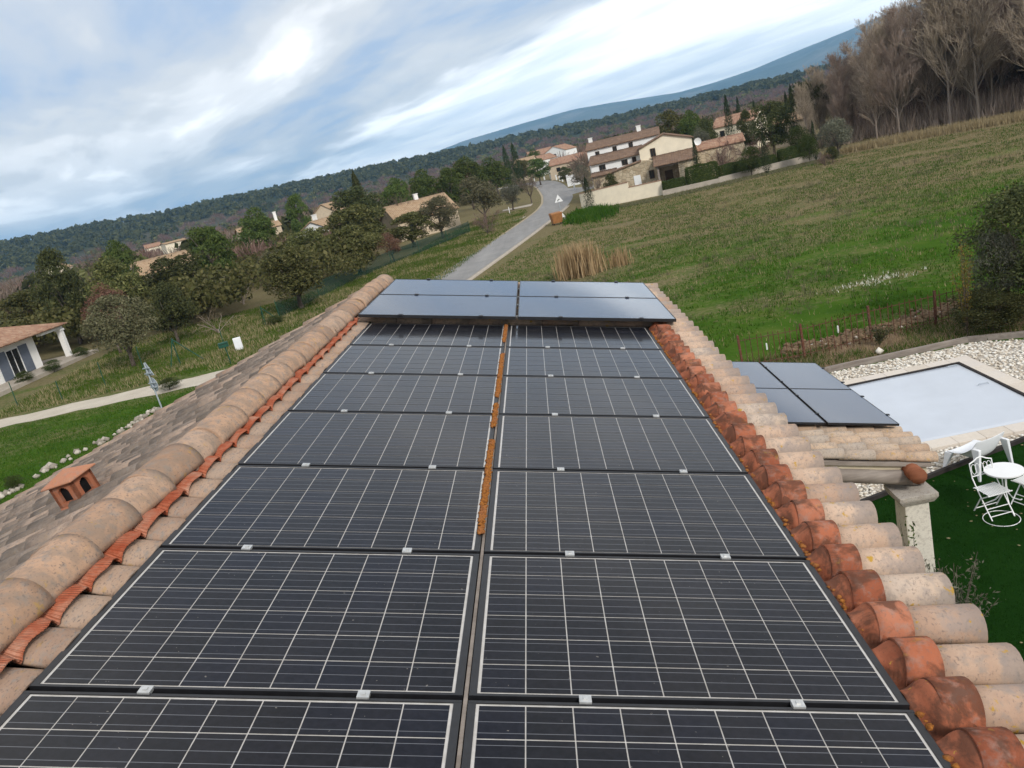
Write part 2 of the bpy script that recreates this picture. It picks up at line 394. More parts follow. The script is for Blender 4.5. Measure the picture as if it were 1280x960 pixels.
M['leaf_oak'] = mat_leaf('holm_oak_leaf', [(0.062,0.068,0.022), (0.110,0.114,0.040), (0.190,0.176,0.070)])
M['leaf_dark'] = mat_leaf('dark_evergreen_leaf', [(0.036,0.043,0.017), (0.064,0.072,0.027), (0.115,0.118,0.047)])
M['leaf_grey'] = mat_leaf('grey_green_leaf', [(0.085,0.084,0.044), (0.132,0.126,0.068), (0.195,0.172,0.105)])
M['leaf_pine'] = mat_leaf('pine_needles', [(0.042,0.066,0.018), (0.080,0.114,0.028), (0.140,0.170,0.052)])
M['leaf_cypress'] = mat_leaf('cypress_leaf', [(0.018,0.030,0.015), (0.032,0.050,0.022), (0.058,0.078,0.035)], 0.1)
M['leaf_hedge'] = mat_leaf('clipped_hedge_leaf', [(0.030,0.046,0.014), (0.055,0.080,0.022), (0.11,0.125,0.035)])
M['leaf_olive'] = mat_leaf('olive_leaf', [(0.09,0.095,0.065), (0.14,0.14,0.10), (0.20,0.195,0.145)])
M['leaf_yellow'] = mat_leaf('yellowing_leaf', [(0.14,0.12,0.02), (0.24,0.19,0.04), (0.34,0.27,0.07)])
M['leaf_brown'] = mat_leaf('withered_leaf', [(0.14,0.075,0.045), (0.22,0.125,0.08), (0.30,0.19,0.125)])
M['twig'] = mat_leaf('bare_twigs', [(0.115,0.085,0.064), (0.170,0.128,0.098), (0.24,0.185,0.145)], 0, 0.9, 0.35)
M['twig_poplar'] = mat_leaf('poplar_twigs', [(0.31,0.235,0.18), (0.44,0.345,0.27), (0.56,0.455,0.37)], 0.15, 0.9, 0.3)
M['twig_red'] = mat_leaf('reddish_twigs', [(0.13,0.075,0.062), (0.185,0.11,0.092), (0.25,0.165,0.14)], 0, 0.9, 0.3)
M['twig_pale'] = mat_leaf('pale_twigs', [(0.17,0.125,0.075), (0.25,0.19,0.115), (0.33,0.26,0.17)], 0, 0.9, 0.3)
M['reed'] = mat_leaf('dry_reed', [(0.26,0.18,0.085), (0.39,0.285,0.145), (0.53,0.41,0.235)], 0.2, 0.8, 0)
M['grass'] = mat_leaf('meadow_grass', [(0.032,0.078,0.006), (0.055,0.118,0.011), (0.105,0.150,0.028)], 0.3, 0.8, 0)
M['straw'] = mat_leaf('dry_grass', [(0.21,0.17,0.085), (0.31,0.25,0.135), (0.42,0.35,0.21)], 0.2, 0.9, 0)
M['flower'] = plain('white_flowers', (0.75,0.74,0.66), 0.8, 0.1, 3)

# ------------------------------------------------------------------ the setting: ground, road, hills
def mat_ground():
    m = Mat('meadow_ground'); v = m.tc()
    big = m.noise(0.05, 5, 0.6, v); mid = m.noise(0.35, 6, 0.65, v); fine = m.noise(4.0, 5, 0.7, v); st = m.noise(0.16, 5, 0.6, v, sc3=(0.5, 1.6, 1))
    g = m.ramp(mid, [(0.30, (0.026,0.066,0.006)), (0.5, (0.048,0.104,0.010)), (0.7, (0.090,0.125,0.022))])
    s = m.ramp(fine, [(0.35, (0.13,0.098,0.055)), (0.65, (0.23,0.185,0.105))])
    k = m.math('ADD', m.math('MULTIPLY', st, 0.6), m.math('MULTIPLY', fine, 0.4))
    # towards the grove and on the left verge the sward is drier
    xyz = m.sep(v)
    far = m.ramp(m.math('MULTIPLY_ADD', xyz[1], 0.012, m.math('MULTIPLY', big, 0.5)), [(0.48, 0.0), (0.95, 0.22)])
    left = m.ramp(m.math('MULTIPLY_ADD', xyz[0], -0.02, 0.2), [(0.25, 0.0), (0.5, 0.02)])
    k2 = m.math('ADD', k, m.math('ADD', far, left))
    col = m.mix(m.ramp(k2, [(0.52, 0.0), (0.68, 0.88)]), g, s)
    soil = m.ramp(m.noise(0.9, 5, 0.6, v), [(0.66, 0.0), (0.74, 0.7)])
    col = m.mix(soil, col, (0.17,0.12,0.08))
    m.set(Base_Color=col, Roughness=1.0, Specular_IOR_Level=0.03); m.bump(m.math('ADD', fine, mid), 0.8, 0.12); return m.m
M['ground'] = mat_ground()
# one sheet, polar rings round the house, reaching the foot of the mountain
rings = [0, 4, 9, 15, 22, 30, 40, 52, 66, 82, 100, 130, 170, 230, 320, 460, 700, 1100, 1800, 3000, 5000, 9000, 14000]
K = 96; V = [(0.0, 0.0, 0.0)]; F = []
for i, r in enumerate(rings[1:]):
    for j in range(K):
        a = 2*math.pi*j/K; V.append((r*math.sin(a), r*math.cos(a), 0.0))
fs = [(0, 1+(j+1)%K, 1+j) for j in range(K)]
for i in range(len(rings)-2):
    for j in range(K):
        fs.append((1+i*K+j, 1+i*K+(j+1)%K, 1+(i+1)*K+(j+1)%K, 1+(i+1)*K+j))
me = bpy.data.meshes.new('ground'); me.from_pydata(V, [], fs); me.materials.append(M['ground']); me.update()
tag(link('ground', me), kind='structure')

# skyline of the wooded hill and of the mountain, surveyed as azimuth / elevation
def sky_line(pts):
    A = []
    for q in pts:
        d = ray(*q); A.append((math.degrees(math.atan2(d[0], d[1])), math.tan(math.asin(d[2]))))
    return np.array(A)
HILL = sky_line([(-60,312),(0,302),(60,290),(100,283),(150,274),(200,266),(250,254),(300,243),(350,233),(400,222),(470,208),(525,196),(600,181),(660,168),(700,160),(750,151),(800,139),(860,126),(940,106),(1010,90),(1100,68),(1280,24)])
MOUNT = sky_line([(400,240),(480,215),(525,197),(560,184),(590,173),(650,155),(720,136),(760,129),(800,123),(850,115),(890,104),(940,87),(1000,62),(1060,38),(1110,16),(1150,2),(1200,-6),(1300,-8),(1450,-20)])
def fbm(x, y, seed=0, o=4):
    r = 0; a = 1
    for i in range(o):
        r += a*np.sin(x*1.7**i*1.3 + seed*2.1 + i*1.9 + 1.3*np.sin(y*1.7**i*1.1 + i + seed))*np.cos(y*1.7**i*1.2 + 0.7*i + seed + np.sin(x*1.6**i)); a *= 0.55
    return r
def relief(name, sl, Df, Dc, Db, mat, rough, na=220, nd=40, az0=-75, az1=75):
    az = np.linspace(az0, az1, na); h = np.interp(az, sl[:,0], sl[:,1])
    V = []; F = []
    for i, a in enumerate(az):
        s, c = math.sin(math.radians(a)), math.cos(math.radians(a))
        zc = CAM[2] + Dc*h[i]
        for j in range(nd):
            t = j/(nd-1)*2.0
            D = Df + (Dc-Df)*min(t,1) + (Db-Dc)*max(t-1,0)
            e = t if t < 1 else 2-t
            e = e*e*(3-2*e)*0.55 + e*0.45
            z = zc*e + rough*(fbm(a*0.55, D/(Dc-Df)*7, 3)*(e*(1-e)*3.2) )
            V.append((CAM[0]+D*s, CAM[1]+D*c, max(z, -0.4) if e > 0 else -0.4))
    for i in range(na-1):
        for j in range(nd-1):
            F.append((i*nd+j, i*nd+j+1, (i+1)*nd+j+1, (i+1)*nd+j))
    o = link(name, fast_mesh(name, V, F, mat, True)); tag(o, kind='structure'); return o
def mat_hill():
    m = Mat('hill_forest_floor'); a = m.noise(0.02, 6, 0.65); b = m.noise(0.004, 4, 0.6)
    m.set(Base_Color=m.mix(m.ramp(b, [(0.5, 0.0), (0.65, 0.5)]), m.ramp(a, [(0.35, (0.018,0.028,0.014)), (0.7, (0.050,0.060,0.026))]), (0.12,0.085,0.06)), Roughness=1.0); return m.m
def mat_mountain():
    m = Mat('mountain_scrub'); a = m.noise(0.0035, 7, 0.65); b = m.noise(0.0009, 5, 0.6)
    c = m.ramp(a, [(0.38, (0.025,0.035,0.020)), (0.55, (0.060,0.070,0.040)), (0.72, (0.20,0.18,0.145))])
    m.set(Base_Color=m.mix(m.ramp(b, [(0.5,0.0),(0.62,0.35)]), c, (0.24,0.21,0.17)), Roughness=1.0); m.bump(a, 1.0, 60); return m.m
M['hill'] = mat_hill(); M['mountain'] = mat_mountain()
HF, HC, HB = 780, 1350, 1800
relief('hills', np.c_[HILL[:,0], HILL[:,1]*0.88], HF, HC, HB, M['hill'], 3.0)
relief('mountain', MOUNT, 4800, 8000, 10500, M['mountain'], 40.0, 320, 60)

# road with its kerb strip
def ribbon(name, Lp, Rp, z, mat, thick=0.0, kind='structure'):
    V = []; F = []
    n = len(Lp)
    for a, b in zip(Lp, Rp): V += [(a[0],a[1],z), (b[0],b[1],z)]
    for i in range(n-1): F.append((2*i, 2*i+1, 2*i+3, 2*i+2))
    if thick:
        o = len(V)
        for a, b in zip(Lp, Rp): V += [(a[0],a[1],z-thick), (b[0],b[1],z-thick)]
        for i in range(n-1):
            F.append((2*i, 2*i+2, o+2*i+2, o+2*i)); F.append((2*i+1, o+2*i+1, o+2*i+3, 2*i+3))
        F.append((0, o, o+1, 1)); F.append((2*n-2, 2*n-1, o+2*n-1, o+2*n-2))
    ob = link(name, fast_mesh(name, V, F, mat)); tag(ob, kind=kind); return ob
def smooth_line(P, n=60):
    P = np.array(P, float); d = np.r_[0, np.cumsum(np.hypot(*np.diff(P, axis=0).T))]
    t = np.linspace(0, d[-1], n); Q = np.c_[np.interp(t, d, P[:,0]), np.interp(t, d, P[:,1])]
    for _ in range(4): Q[1:-1] = (Q[:-2] + 2*Q[1:-1] + Q[2:])/4
    return Q
def mat_asphalt():
    m = Mat('worn_asphalt'); f = m.noise(25, 5, 0.7); b = m.noise(0.5, 4, 0.6); s = m.noise(0.9, 4, 0.6, sc3=(1.0, 0.06, 1))
    c = m.ramp(f, [(0.3, (0.20,0.19,0.18)), (0.7, (0.31,0.295,0.28))])
    c = m.mix(0.5, c, m.ramp(s, [(0.3, (0.15,0.147,0.147)), (0.7, (0.34,0.33,0.32))]))
    m.set(Base_Color=m.mix(0.3, c, m.ramp(b, [(0.3, (0.17,0.17,0.17)), (0.7, (0.33,0.32,0.30))])), Roughness=0.9); return m.m
M['asphalt'] = mat_asphalt()
cl = smooth_line([(-12.6,24),(-8.4,44),(-4.9,60),(-2.6,71),(-0.8,80),(1.0,90),(2.6,100),(3.7,112),(4.2,130),(4.15,150),(3.9,168),(3.3,185),(1.8,200),(-2.0,212),(-9,222),(-24,236),(-50,262),(-90,300)], 160)
dn = np.gradient(cl, axis=0); dn /= np.linalg.norm(dn, axis=1)[:,None]; nr = np.c_[dn[:,1], -dn[:,0]]
wd = np.interp(cl[:,1], [0, 80, 100, 160, 210, 300], [2.15, 2.15, 2.2, 2.6, 2.5, 2.2])[:,None]
ribbon('road', cl - nr*wd, cl + nr*wd, 0.012, M['asphalt'])
k0 = cl[:,1] < 97
ribbon('kerb', (cl+nr*(wd+0.02))[k0], (cl+nr*(wd+0.45))[k0], 0.11, M['concrete'], 0.15)
k1 = (cl[:,1] > 60) & (cl[:,1] < 200)
ribbon('verge_strip', (cl-nr*(wd+0.35))[k1], (cl-nr*(wd+0.02))[k1], 0.008, plain('sandy_verge', (0.36,0.30,0.21), 0.95, 0.2, 1.5))
# driveways of the gardens on the left of the road, side road at the farm gate
def flat(name, pts, z, mat, kind='structure'):
    o = MB().poly([(p[0], p[1], z) for p in pts]).build(name, mat); tag(o, kind=kind); return o
flat('driveway', [(-1.9,91),(-7,94),(-7,96.5),(-1.2,95)], 0.016, M['concrete'])
flat('driveway', [(-0.5,113),(-5,116),(-5,119),(-0.1,118)], 0.016, M['concrete'])
flat('side_road', [(6.2,118),(9.5,121),(17,123),(17,129),(9.5,129),(6.4,140)], 0.016, M['asphalt'])
# gravel track on the left
def mat_track():
    m = Mat('pale_gravel_track'); f = m.noise(14, 6, 0.75); b = m.noise(0.8, 4, 0.6)
    m.set(Base_Color=m.mix(0.4, m.ramp(f, [(0.3, (0.36,0.31,0.245)), (0.7, (0.62,0.56,0.47))]), m.ramp(b, [(0.3, (0.34,0.29,0.22)), (0.7, (0.60,0.54,0.45))])), Roughness=1.0); m.bump(f, 0.6, 0.03); return m.m
M['track'] = mat_track()
up = smooth_line([(-70,34.2),(-48,33.6),(-32,33.3),(-25,33.5),(-18,33.3),(-10,33.6),(-9.5,34.6)], 50); lo = smooth_line([(-70,31.6),(-48,31.4),(-31,31.0),(-25,31.0),(-20,30.6),(-14,30.4),(-9.8,29.5)], 50)
up[:,1] += 0.18*np.sin(np.arange(50)*1.7); lo[:,1] += 0.15*np.sin(np.arange(50)*2.3+1)
ribbon('gravel_track', up, lo, 0.006, M['track'])
# artificial lawn, soil bank, gravel bed
def mat_lawn():
    m = Mat('artificial_lawn'); f = m.noise(60, 4, 0.7); b = m.noise(0.9, 4, 0.6)
    m.set(Base_Color=m.mix(0.45, m.ramp(f, [(0.3, (0.004,0.022,0.002)), (0.7, (0.014,0.058,0.006))]), m.ramp(b, [(0.3, (0.005,0.030,0.002)), (0.7, (0.013,0.050,0.006))])), Roughness=0.9, Specular_IOR_Level=0.04); m.bump(f, 1.0, 0.03); return m.m
M['lawn'] = mat_lawn()
flat('lawn', [(2.2,-16),(20,-16),(20,10.02),(8.95,6.33),(6.82,5.61),(2.2,4.05)], 0.02, M['lawn'])
M['soil'] = plain('bare_soil', (0.17,0.115,0.07), 1.0, 0.35, 5, bump=0.5)
flat('soil_bank', [(2.5,11.0),(7.4,12.9),(11.3,12.95),(13.4,12.2),(17,14.2),(17,16.6),(11.4,15.1),(7.5,14.7),(2.5,15.3)], 0.012, M['soil'])
flat('gravel_bed', [(2.2,4.2),(6.8,5.70),(8.95,6.42),(20,10.1),(20,13.2),(13.4,11.5),(12.3,12.0),(11.3,12.55),(7.6,12.5),(2.2,10.6)], 0.024, plain('gravel_base', (0.45,0.40,0.34), 1.0, 0.2, 8))
# strip of terrace under the porch and beside the house
flat('terrace', [(2.0,-16),(2.2,-16),(2.2,10.6),(2.0,10.6)], 0.03, M['concrete'])

# white stones of the gravel bed (nobody could count them)
def stone_mesh(n, seed):
    r = np.random.default_rng(seed)
    base = np.array([(1,0,0),(-1,0,0),(0,1,0),(0,-1,0),(0,0,1),(0,0,-1)], float)
    return base
OCT_F = np.array([(0,2,4),(2,1,4),(1,3,4),(3,0,4),(2,0,5),(1,2,5),(3,1,5),(0,3,5)])
def scatter_stones(name, pts, smin, smax, mat, seed=1, flatk=0.65):
    r = np.random.default_rng(seed); n = len(pts)
    # cubes with cut corners: 12-vertex stones from jittered octahedra pairs
    ang = r.uniform(0, 2*math.pi, n); s = r.uniform(smin, smax, n)
    ico = np.array([(0.85,0.1,0.25),(0.3,0.8,0.25),(-0.6,0.65,0.2),(-0.85,-0.2,0.25),(-0.2,-0.85,0.2),(0.6,-0.65,0.25),(0.1,0.05,0.95),(0.6,0.1,-0.5),(-0.3,0.55,-0.5),(-0.35,-0.5,-0.5)])
    fc = np.array([(0,1,6),(1,2,6),(2,3,6),(3,4,6),(4,5,6),(5,0,6),(0,7,1),(1,7,8),(1,8,2),(2,8,3),(3,8,9),(3,9,4),(4,9,5),(5,9,7),(5,7,0)])
    B = ico[None] * (1 + r.uniform(-0.28, 0.28, (n, 10, 3)))
    B[:,:,2] *= flatk; B[:,:,0] *= r.uniform(0.7, 1.35, (n,1))
    c, sn = np.cos(ang)[:,None], np.sin(ang)[:,None]
    X = (B[:,:,0]*c - B[:,:,1]*sn)*s[:,None]; Y = (B[:,:,0]*sn + B[:,:,1]*c)*s[:,None]; Z = B[:,:,2]*s[:,None]
    V = np.stack([X,Y,Z], -1) + pts[:,None,:]
    F = fc[None] + (np.arange(n)*10)[:,None,None]
    return fast_mesh(name, V.reshape(-1,3), F.reshape(-1,3), mat)
def in_poly(P, poly):
    x, y = P[:,0], P[:,1]; ins = np.zeros(len(P), bool); n = len(poly)
    for i in range(n):
        x1, y1 = poly[i]; x2, y2 = poly[(i+1) % n]
        c = ((y1 > y) != (y2 > y)) & (x < (x2-x1)*(y-y1)/(y2-y1+1e-12) + x1); ins ^= c
    return ins
def rand_in(poly, n, r):
    p = np.array(poly); lo, hi = p.min(0), p.max(0); out = np.zeros((0,2))
    while len(out) < n:
        q = r.uniform(lo, hi, (n*2, 2)); out = np.r_[out, q[in_poly(q, poly)]]
    return out[:n]
POOL = (6.1, 10.2, 7.05, 11.15)
gp = rand_in([(4.6,4.95),(6.8,5.68),(8.95,6.40),(14,8.1),(15,12.0),(13.4,11.5),(12.3,12.0),(11.3,12.55),(7.6,12.5),(4.6,11.5)], 15000, np.random.default_rng(5))
keep = ~((gp[:,0] > POOL[0]-0.42) & (gp[:,0] < POOL[1]+0.42) & (gp[:,1] > POOL[2]-0.42) & (gp[:,1] < POOL[3]+0.42)); gp = gp[keep]
gz = np.random.default_rng(6).uniform(0.02, 0.05, len(gp))
m = Mat('white_limestone_pebbles'); m.set(Base_Color=m.ramp(m.island(), [(0.0, (0.46,0.38,0.29)), (0.35, (0.62,0.56,0.47)), (1.0, (0.80,0.77,0.71))]), Roughness=0.85); M['pebble'] = m.m
o = link('white_gravel', scatter_stones('white_gravel', np.c_[gp, gz], 0.028, 0.055, M['pebble'], 3))
tag(o, 'white limestone gravel spread round the covered pool', 'gravel', kind='stuff')
# edging strip between gravel and lawn
mb = MB()
for a, b in (((2.2,4.08),(6.82,5.63)), ((6.82,5.63),(8.95,6.35)), ((8.95,6.35),(20,10.04))):
    a = np.array(a); b = np.array(b); d = (b-a)/np.linalg.norm(b-a); n = np.array([-d[1], d[0]])*0.035
    p = [a-n, b-n, b+n, a+n]
    mb.hexa([(q[0],q[1],0.0) for q in p] + [(q[0],q[1],0.10) for q in p])
tag(mb.build('lawn_edging', M['blackedge']), 'dark edging strip between the lawn and the white gravel', 'edging')
mb = MB()
for a, b in (((2.5,11.0),(7.5,12.68)), ((7.5,12.68),(11.25,12.75)), ((11.25,12.75),(12.6,12.2))):
    a = np.array(a); b = np.array(b); d = (b-a)/np.linalg.norm(b-a); n = np.array([-d[1], d[0]])*0.05
    p = [a-n, b-n, b+n, a+n]
    mb.hexa([(q[0],q[1],0.0) for q in p] + [(q[0],q[1],0.16) for q in p])
tag(mb.build('bank_edging', M['wood_grey']), 'low weathered board edging the soil bank below the rusty fence', 'edging')

# grass tufts
def tufts(name, P, h0, h1, mat, seed, blades=4, spread=0.12, w=0.02, lean=0.5):
    r = np.random.default_rng(seed); n = len(P); N_ = n*blades
    c = np.repeat(P, blades, 0) + np.c_[r.normal(0, spread, (N_, 2)), np.zeros(N_)] if P.shape[1] == 3 else np.c_[np.repeat(P, blades, 0) + r.normal(0, spread, (N_, 2)), np.zeros(N_)]
    h = r.uniform(h0, h1, N_)*np.repeat(r.uniform(0.6, 1.2, n), blades); a = r.uniform(0, 2*math.pi, N_)
    tip = c + np.c_[np.cos(a)*h*lean*r.uniform(0.1,1,N_), np.sin(a)*h*lean*r.uniform(0.1,1,N_), h]
    b = r.uniform(0, 2*math.pi, N_); d = np.c_[np.cos(b), np.sin(b), np.zeros(N_)]*(w*r.uniform(0.6,1.4,N_))[:,None]
    V = np.stack([c-d-(0,0,0.02), c+d-(0,0,0.02), tip], 1).reshape(-1,3); F = np.arange(N_*3).reshape(-1,3)
    return link(name, fast_mesh(name, V, F, mat))
r5 = np.random.default_rng(11)
FIELD = [(-3.5,50),(4.2,76),(14,77),(32,79),(44,72),(60,64),(60,30),(19,15.5),(11.4,15.4),(2.5,15.6),(-2,18),(-9,25),(-5.5,42)]
def patchy(P, sc, seed, lo, hi):
    v = fbm(P[:,0]*sc, P[:,1]*sc, seed); v = (v - v.min())/(np.ptp(v)+1e-9); return P[(v > lo) & (v < hi)]
P = rand_in(FIELD, 52000, r5); P = patchy(P, 0.35, 2, 0.32, 1.0)
tag(tufts('grass', P, 0.05, 0.16, M['grass'], 1, 4, 0.14, 0.022), 'short green meadow grass across the open field', 'grass', kind='stuff')
P = rand_in(FIELD, 44000, r5); P = patchy(P, 0.22, 5, 0.35, 1.0); P = P[r5.random(len(P)) < np.clip((P[:,1]-18)/45, 0.10, 1.0)]
tag(tufts('dry_grass', P, 0.05, 0.20, M['straw'], 2, 4, 0.16, 0.016), 'withered straw-coloured tufts scattered through the green field', 'grass', kind='stuff')
LEFTV = [(-33,34),(-12,34.5),(-7.6,52),(-4.6,72),(-1.8,92),(-1.2,108),(-8,112),(-12,95),(-14,78),(-22,62),(-36,56)]
P = rand_in(LEFTV, 16000, r5); P = patchy(P, 0.3, 8, 0.5, 1.0)
tag(tufts('verge_grass', P, 0.08, 0.32, M['straw'], 3, 4, 0.2, 0.02), 'rough dry verge grass between the gravel track and the oaks', 'grass', kind='stuff')
P = rand_in(LEFTV, 30000, r5)
tag(tufts('verge_weeds', P, 0.06, 0.24, M['grass'], 4, 4, 0.2, 0.022), 'green weeds mixed into the rough verge left of the road', 'grass', kind='stuff')
P = rand_in([(-45,14),(-6,14),(-9,24),(-11,30),(-45,31)], 22000, r5)
tag(tufts('lawn_grass', P, 0.04, 0.13, M['grass'], 6, 4, 0.14, 0.02), 'green grass between the gravel track and the house', 'grass', kind='stuff')
P = rand_in([(31,80.5),(40,82),(50,75),(66,66),(64,60),(50,68),(40,76)], 7000, r5)
tag(tufts('tall_dry_grass', P, 0.3, 0.9, M['straw'], 7, 5, 0.3, 0.03), 'tall dry grass along the foot of the bare grove', 'grass', kind='stuff')
P = rand_in([(13,74.2),(31.5,75.5),(33,78.4),(14,77.4),(4.5,81.0),(4.2,78)], 5200, r5)
tag(tufts('wall_foot_weeds', P, 0.06, 0.26, M['leaf_grey'], 8, 5, 0.2, 0.04, 0.9), 'brownish weeds along the foot of the cream garden wall', 'weeds', kind='stuff')
P = G(1092,352)[:2] + r5.normal(0, 1, (60,2))*np.array([0.85,0.28]); 
tag(tufts('wild_flowers', P, 0.08, 0.14, M['flower'], 9, 4, 0.16, 0.014, 0.8), 'streak of small white wild flowers in the field by the fence', 'flowers', kind='stuff')
P = G(735,270)[:2] + r5.normal(0, 1, (2600,2))*np.array([1.1,2.6]); P = P[P[:,0] > 3.0 + (P[:,1]-74)*0.16]
tag(tufts('nettle_patch', P, 0.2, 0.75, M['grass'], 10, 5, 0.2, 0.06, 0.9), 'lush bright green weed patch in front of the garden wall', 'weeds', kind='stuff')
P = rand_in([(2.5,11.2),(7.4,12.9),(11.3,12.95),(13.4,12.4),(17,14.3),(17,16.4),(11.4,15.3),(7.5,15.0),(2.5,15.3)], 2600, r5)
tag(tufts('bank_weeds', P, 0.05, 0.22, M['straw'], 12, 5, 0.12, 0.008, 0.9), 'dry weeds on the soil bank below the rusty fence', 'weeds', kind='stuff')
P = patchy(rand_in([(2.5,11.2),(7.4,12.9),(11.3,12.95),(13.4,12.4),(17,14.3),(17,16.4),(11.4,15.3),(7.5,15.0),(2.5,15.3)], 5200, r5), 1.1, 3, 0.45, 1.0)
tag(tufts('bank_grass', P, 0.04, 0.2, M['grass'], 13, 5, 0.12, 0.010, 0.9), 'patches of green grass on the soil bank around the fence', 'grass', kind='stuff')
P = patchy(rand_in([(2,16),(12,15.6),(19,16),(40,32),(40,60),(10,60),(-4,40)], 3600, r5), 0.5, 7, 0.55, 1.0)
tag(tufts('tussocks', P, 0.15, 0.36, M['leaf_grey'], 14, 9, 0.10, 0.012, 0.9), 'greyish weed tussocks standing in the field grass', 'weeds', kind='stuff')
M['turf'] = mat_leaf('turf_blades', [(0.006,0.028,0.003), (0.014,0.052,0.006), (0.030,0.085,0.012)], 0.2, 0.8, 0)
P = rand_in([(3.2,-3.5),(9.5,-3.5),(10.5,6.7),(8.95,6.25),(6.82,5.53),(3.2,4.3)], 26000, r5)
tag(tufts('turf', np.c_[P, np.full(len(P), 0.02)], 0.015, 0.04, M['turf'], 15, 4, 0.03, 0.006, 0.8), 'short dark green pile of the artificial lawn', 'turf', kind='stuff')
P = rand_in([(3.2,-3.5),(9.5,-3.5),(10.5,6.7),(8.95,6.25),(6.82,5.53),(3.2,4.3)], 260, r5)
tag(link('fallen_leaves', scatter_stones('fallen_leaves', np.c_[P, np.full(len(P), 0.05)], 0.012, 0.03, M['straw'], 33, 0.25)), 'a few dry leaves blown over the lawn', 'leaves', kind='stuff')

# ------------------------------------------------------------------ the house we stand on
TH = R(13.5); Z0 = CAM[2] - 1.69043442
TL = R(17.5)
XA = -1.79                                   # ridge, in roof coordinates
AX, AZ = XA*math.cos(TH), Z0 - XA*math.sin(TH)
YF, YN = 2.52, -11.5                         # far verge, near end
def roofP(X, Y, Zr=0.0):                     # roof coordinates -> world
    return np.array([X*math.cos(TH) + Zr*math.sin(TH), Y, Z0 - X*math.sin(TH) + Zr*math.cos(TH)])
house = thing('house', 'tiled house with solar panels on its roof that we look along', 'house', (0,0,0))
LS = 8.0
lx = AX - LS*math.cos(TL); lz = AZ - LS*math.sin(TL)
rx, rz = roofP(1.80, 0)[0], roofP(1.80, 0)[2]
mb = MB()
def wall_profile(y0, y1):
    pr = [(lx+0.35, 0.0), (rx, 0.0), (rx, rz-0.24), (AX, AZ-0.24), (lx+0.35, lz-0.14)]
    n = len(pr)
    mb.add([(x, y0, z) for x, z in pr] + [(x, y1, z) for x, z in pr],
           [tuple(range(n)), tuple(range(2*n-1, n-1, -1))] + [(i, n+i, n+(i+1)%n, (i+1)%n) for i in range(n)])
wall_profile(YN, YF-0.14)
mb.build('wall', M['render_beige'], house)

def canal_mesh(name, length, r0, r1, thick=0.013, seg=9, nl=2, lift=0.018, mat=None, arc=math.pi, flare=0.0):
    """canal tile: local x runs down the slope from 0 to length, crest up; r0 upper radius, r1 lower radius"""
    V = []; F = []
    for layer, dr in ((0, 0.0), (1, -thick)):
        for i in range(nl+1):
            t = i/nl; rr = r0 + (r1-r0)*t + dr
            for j in range(seg+1):
                a = math.pi/2 - arc/2 + arc*j/seg
                V.append((length*t, rr*math.cos(a), rr*math.sin(a) + lift*t))
    n = (nl+1)*(seg+1)
    def q(l, i, j): return l*n + i*(seg+1) + j
    for i in range(nl):
        for j in range(seg):
            F.append((q(0,i,j), q(0,i,j+1), q(0,i+1,j+1), q(0,i+1,j)))
            F.append((q(1,i,j), q(1,i+1,j), q(1,i+1,j+1), q(1,i,j+1)))
    for j in range(seg):
        F.append((q(0,nl,j), q(0,nl,j+1), q(1,nl,j+1), q(1,nl,j)))
        F.append((q(0,0,j), q(1,0,j), q(1,0,j+1), q(0,0,j+1)))
    for i in range(nl):
        F.append((q(0,i,0), q(0,i+1,0), q(1,i+1,0), q(1,i,0)))
        F.append((q(0,i,seg), q(1,i,seg), q(1,i+1,seg), q(0,i+1,seg)))
    me = fast_mesh(name, V, F, mat)
    sm = np.zeros(len(F), bool); sm[:2*nl*seg] = True
    me.polygons.foreach_set('use_smooth', sm)
    return me
TS = 0.2430                                  # spacing of the tile rows
PITCH = 1.0153
Y_ROW0 = -4.365 + 18*TS                      # a row crest
def row_y(k): return Y_ROW0 + k*TS
K_FAR = int((YF - 0.10 - Y_ROW0)/TS); K_NEAR = int((YN + 0.2 - Y_ROW0)/TS)
right = MB().box(XA+0.02, 1.93, YN, YF-0.05, -0.135, -0.105).build('roof', M['blackmat'], house, loc=(0,0,Z0))
right.rotation_euler = (0, TH, 0)
left = MB().box(0.02, LS, -(YF-0.05), -YN, -0.10, -0.065).build('roof', M['wood_grey'], house, loc=(AX,0,AZ))
left.rotation_euler = (0, TL, math.pi)

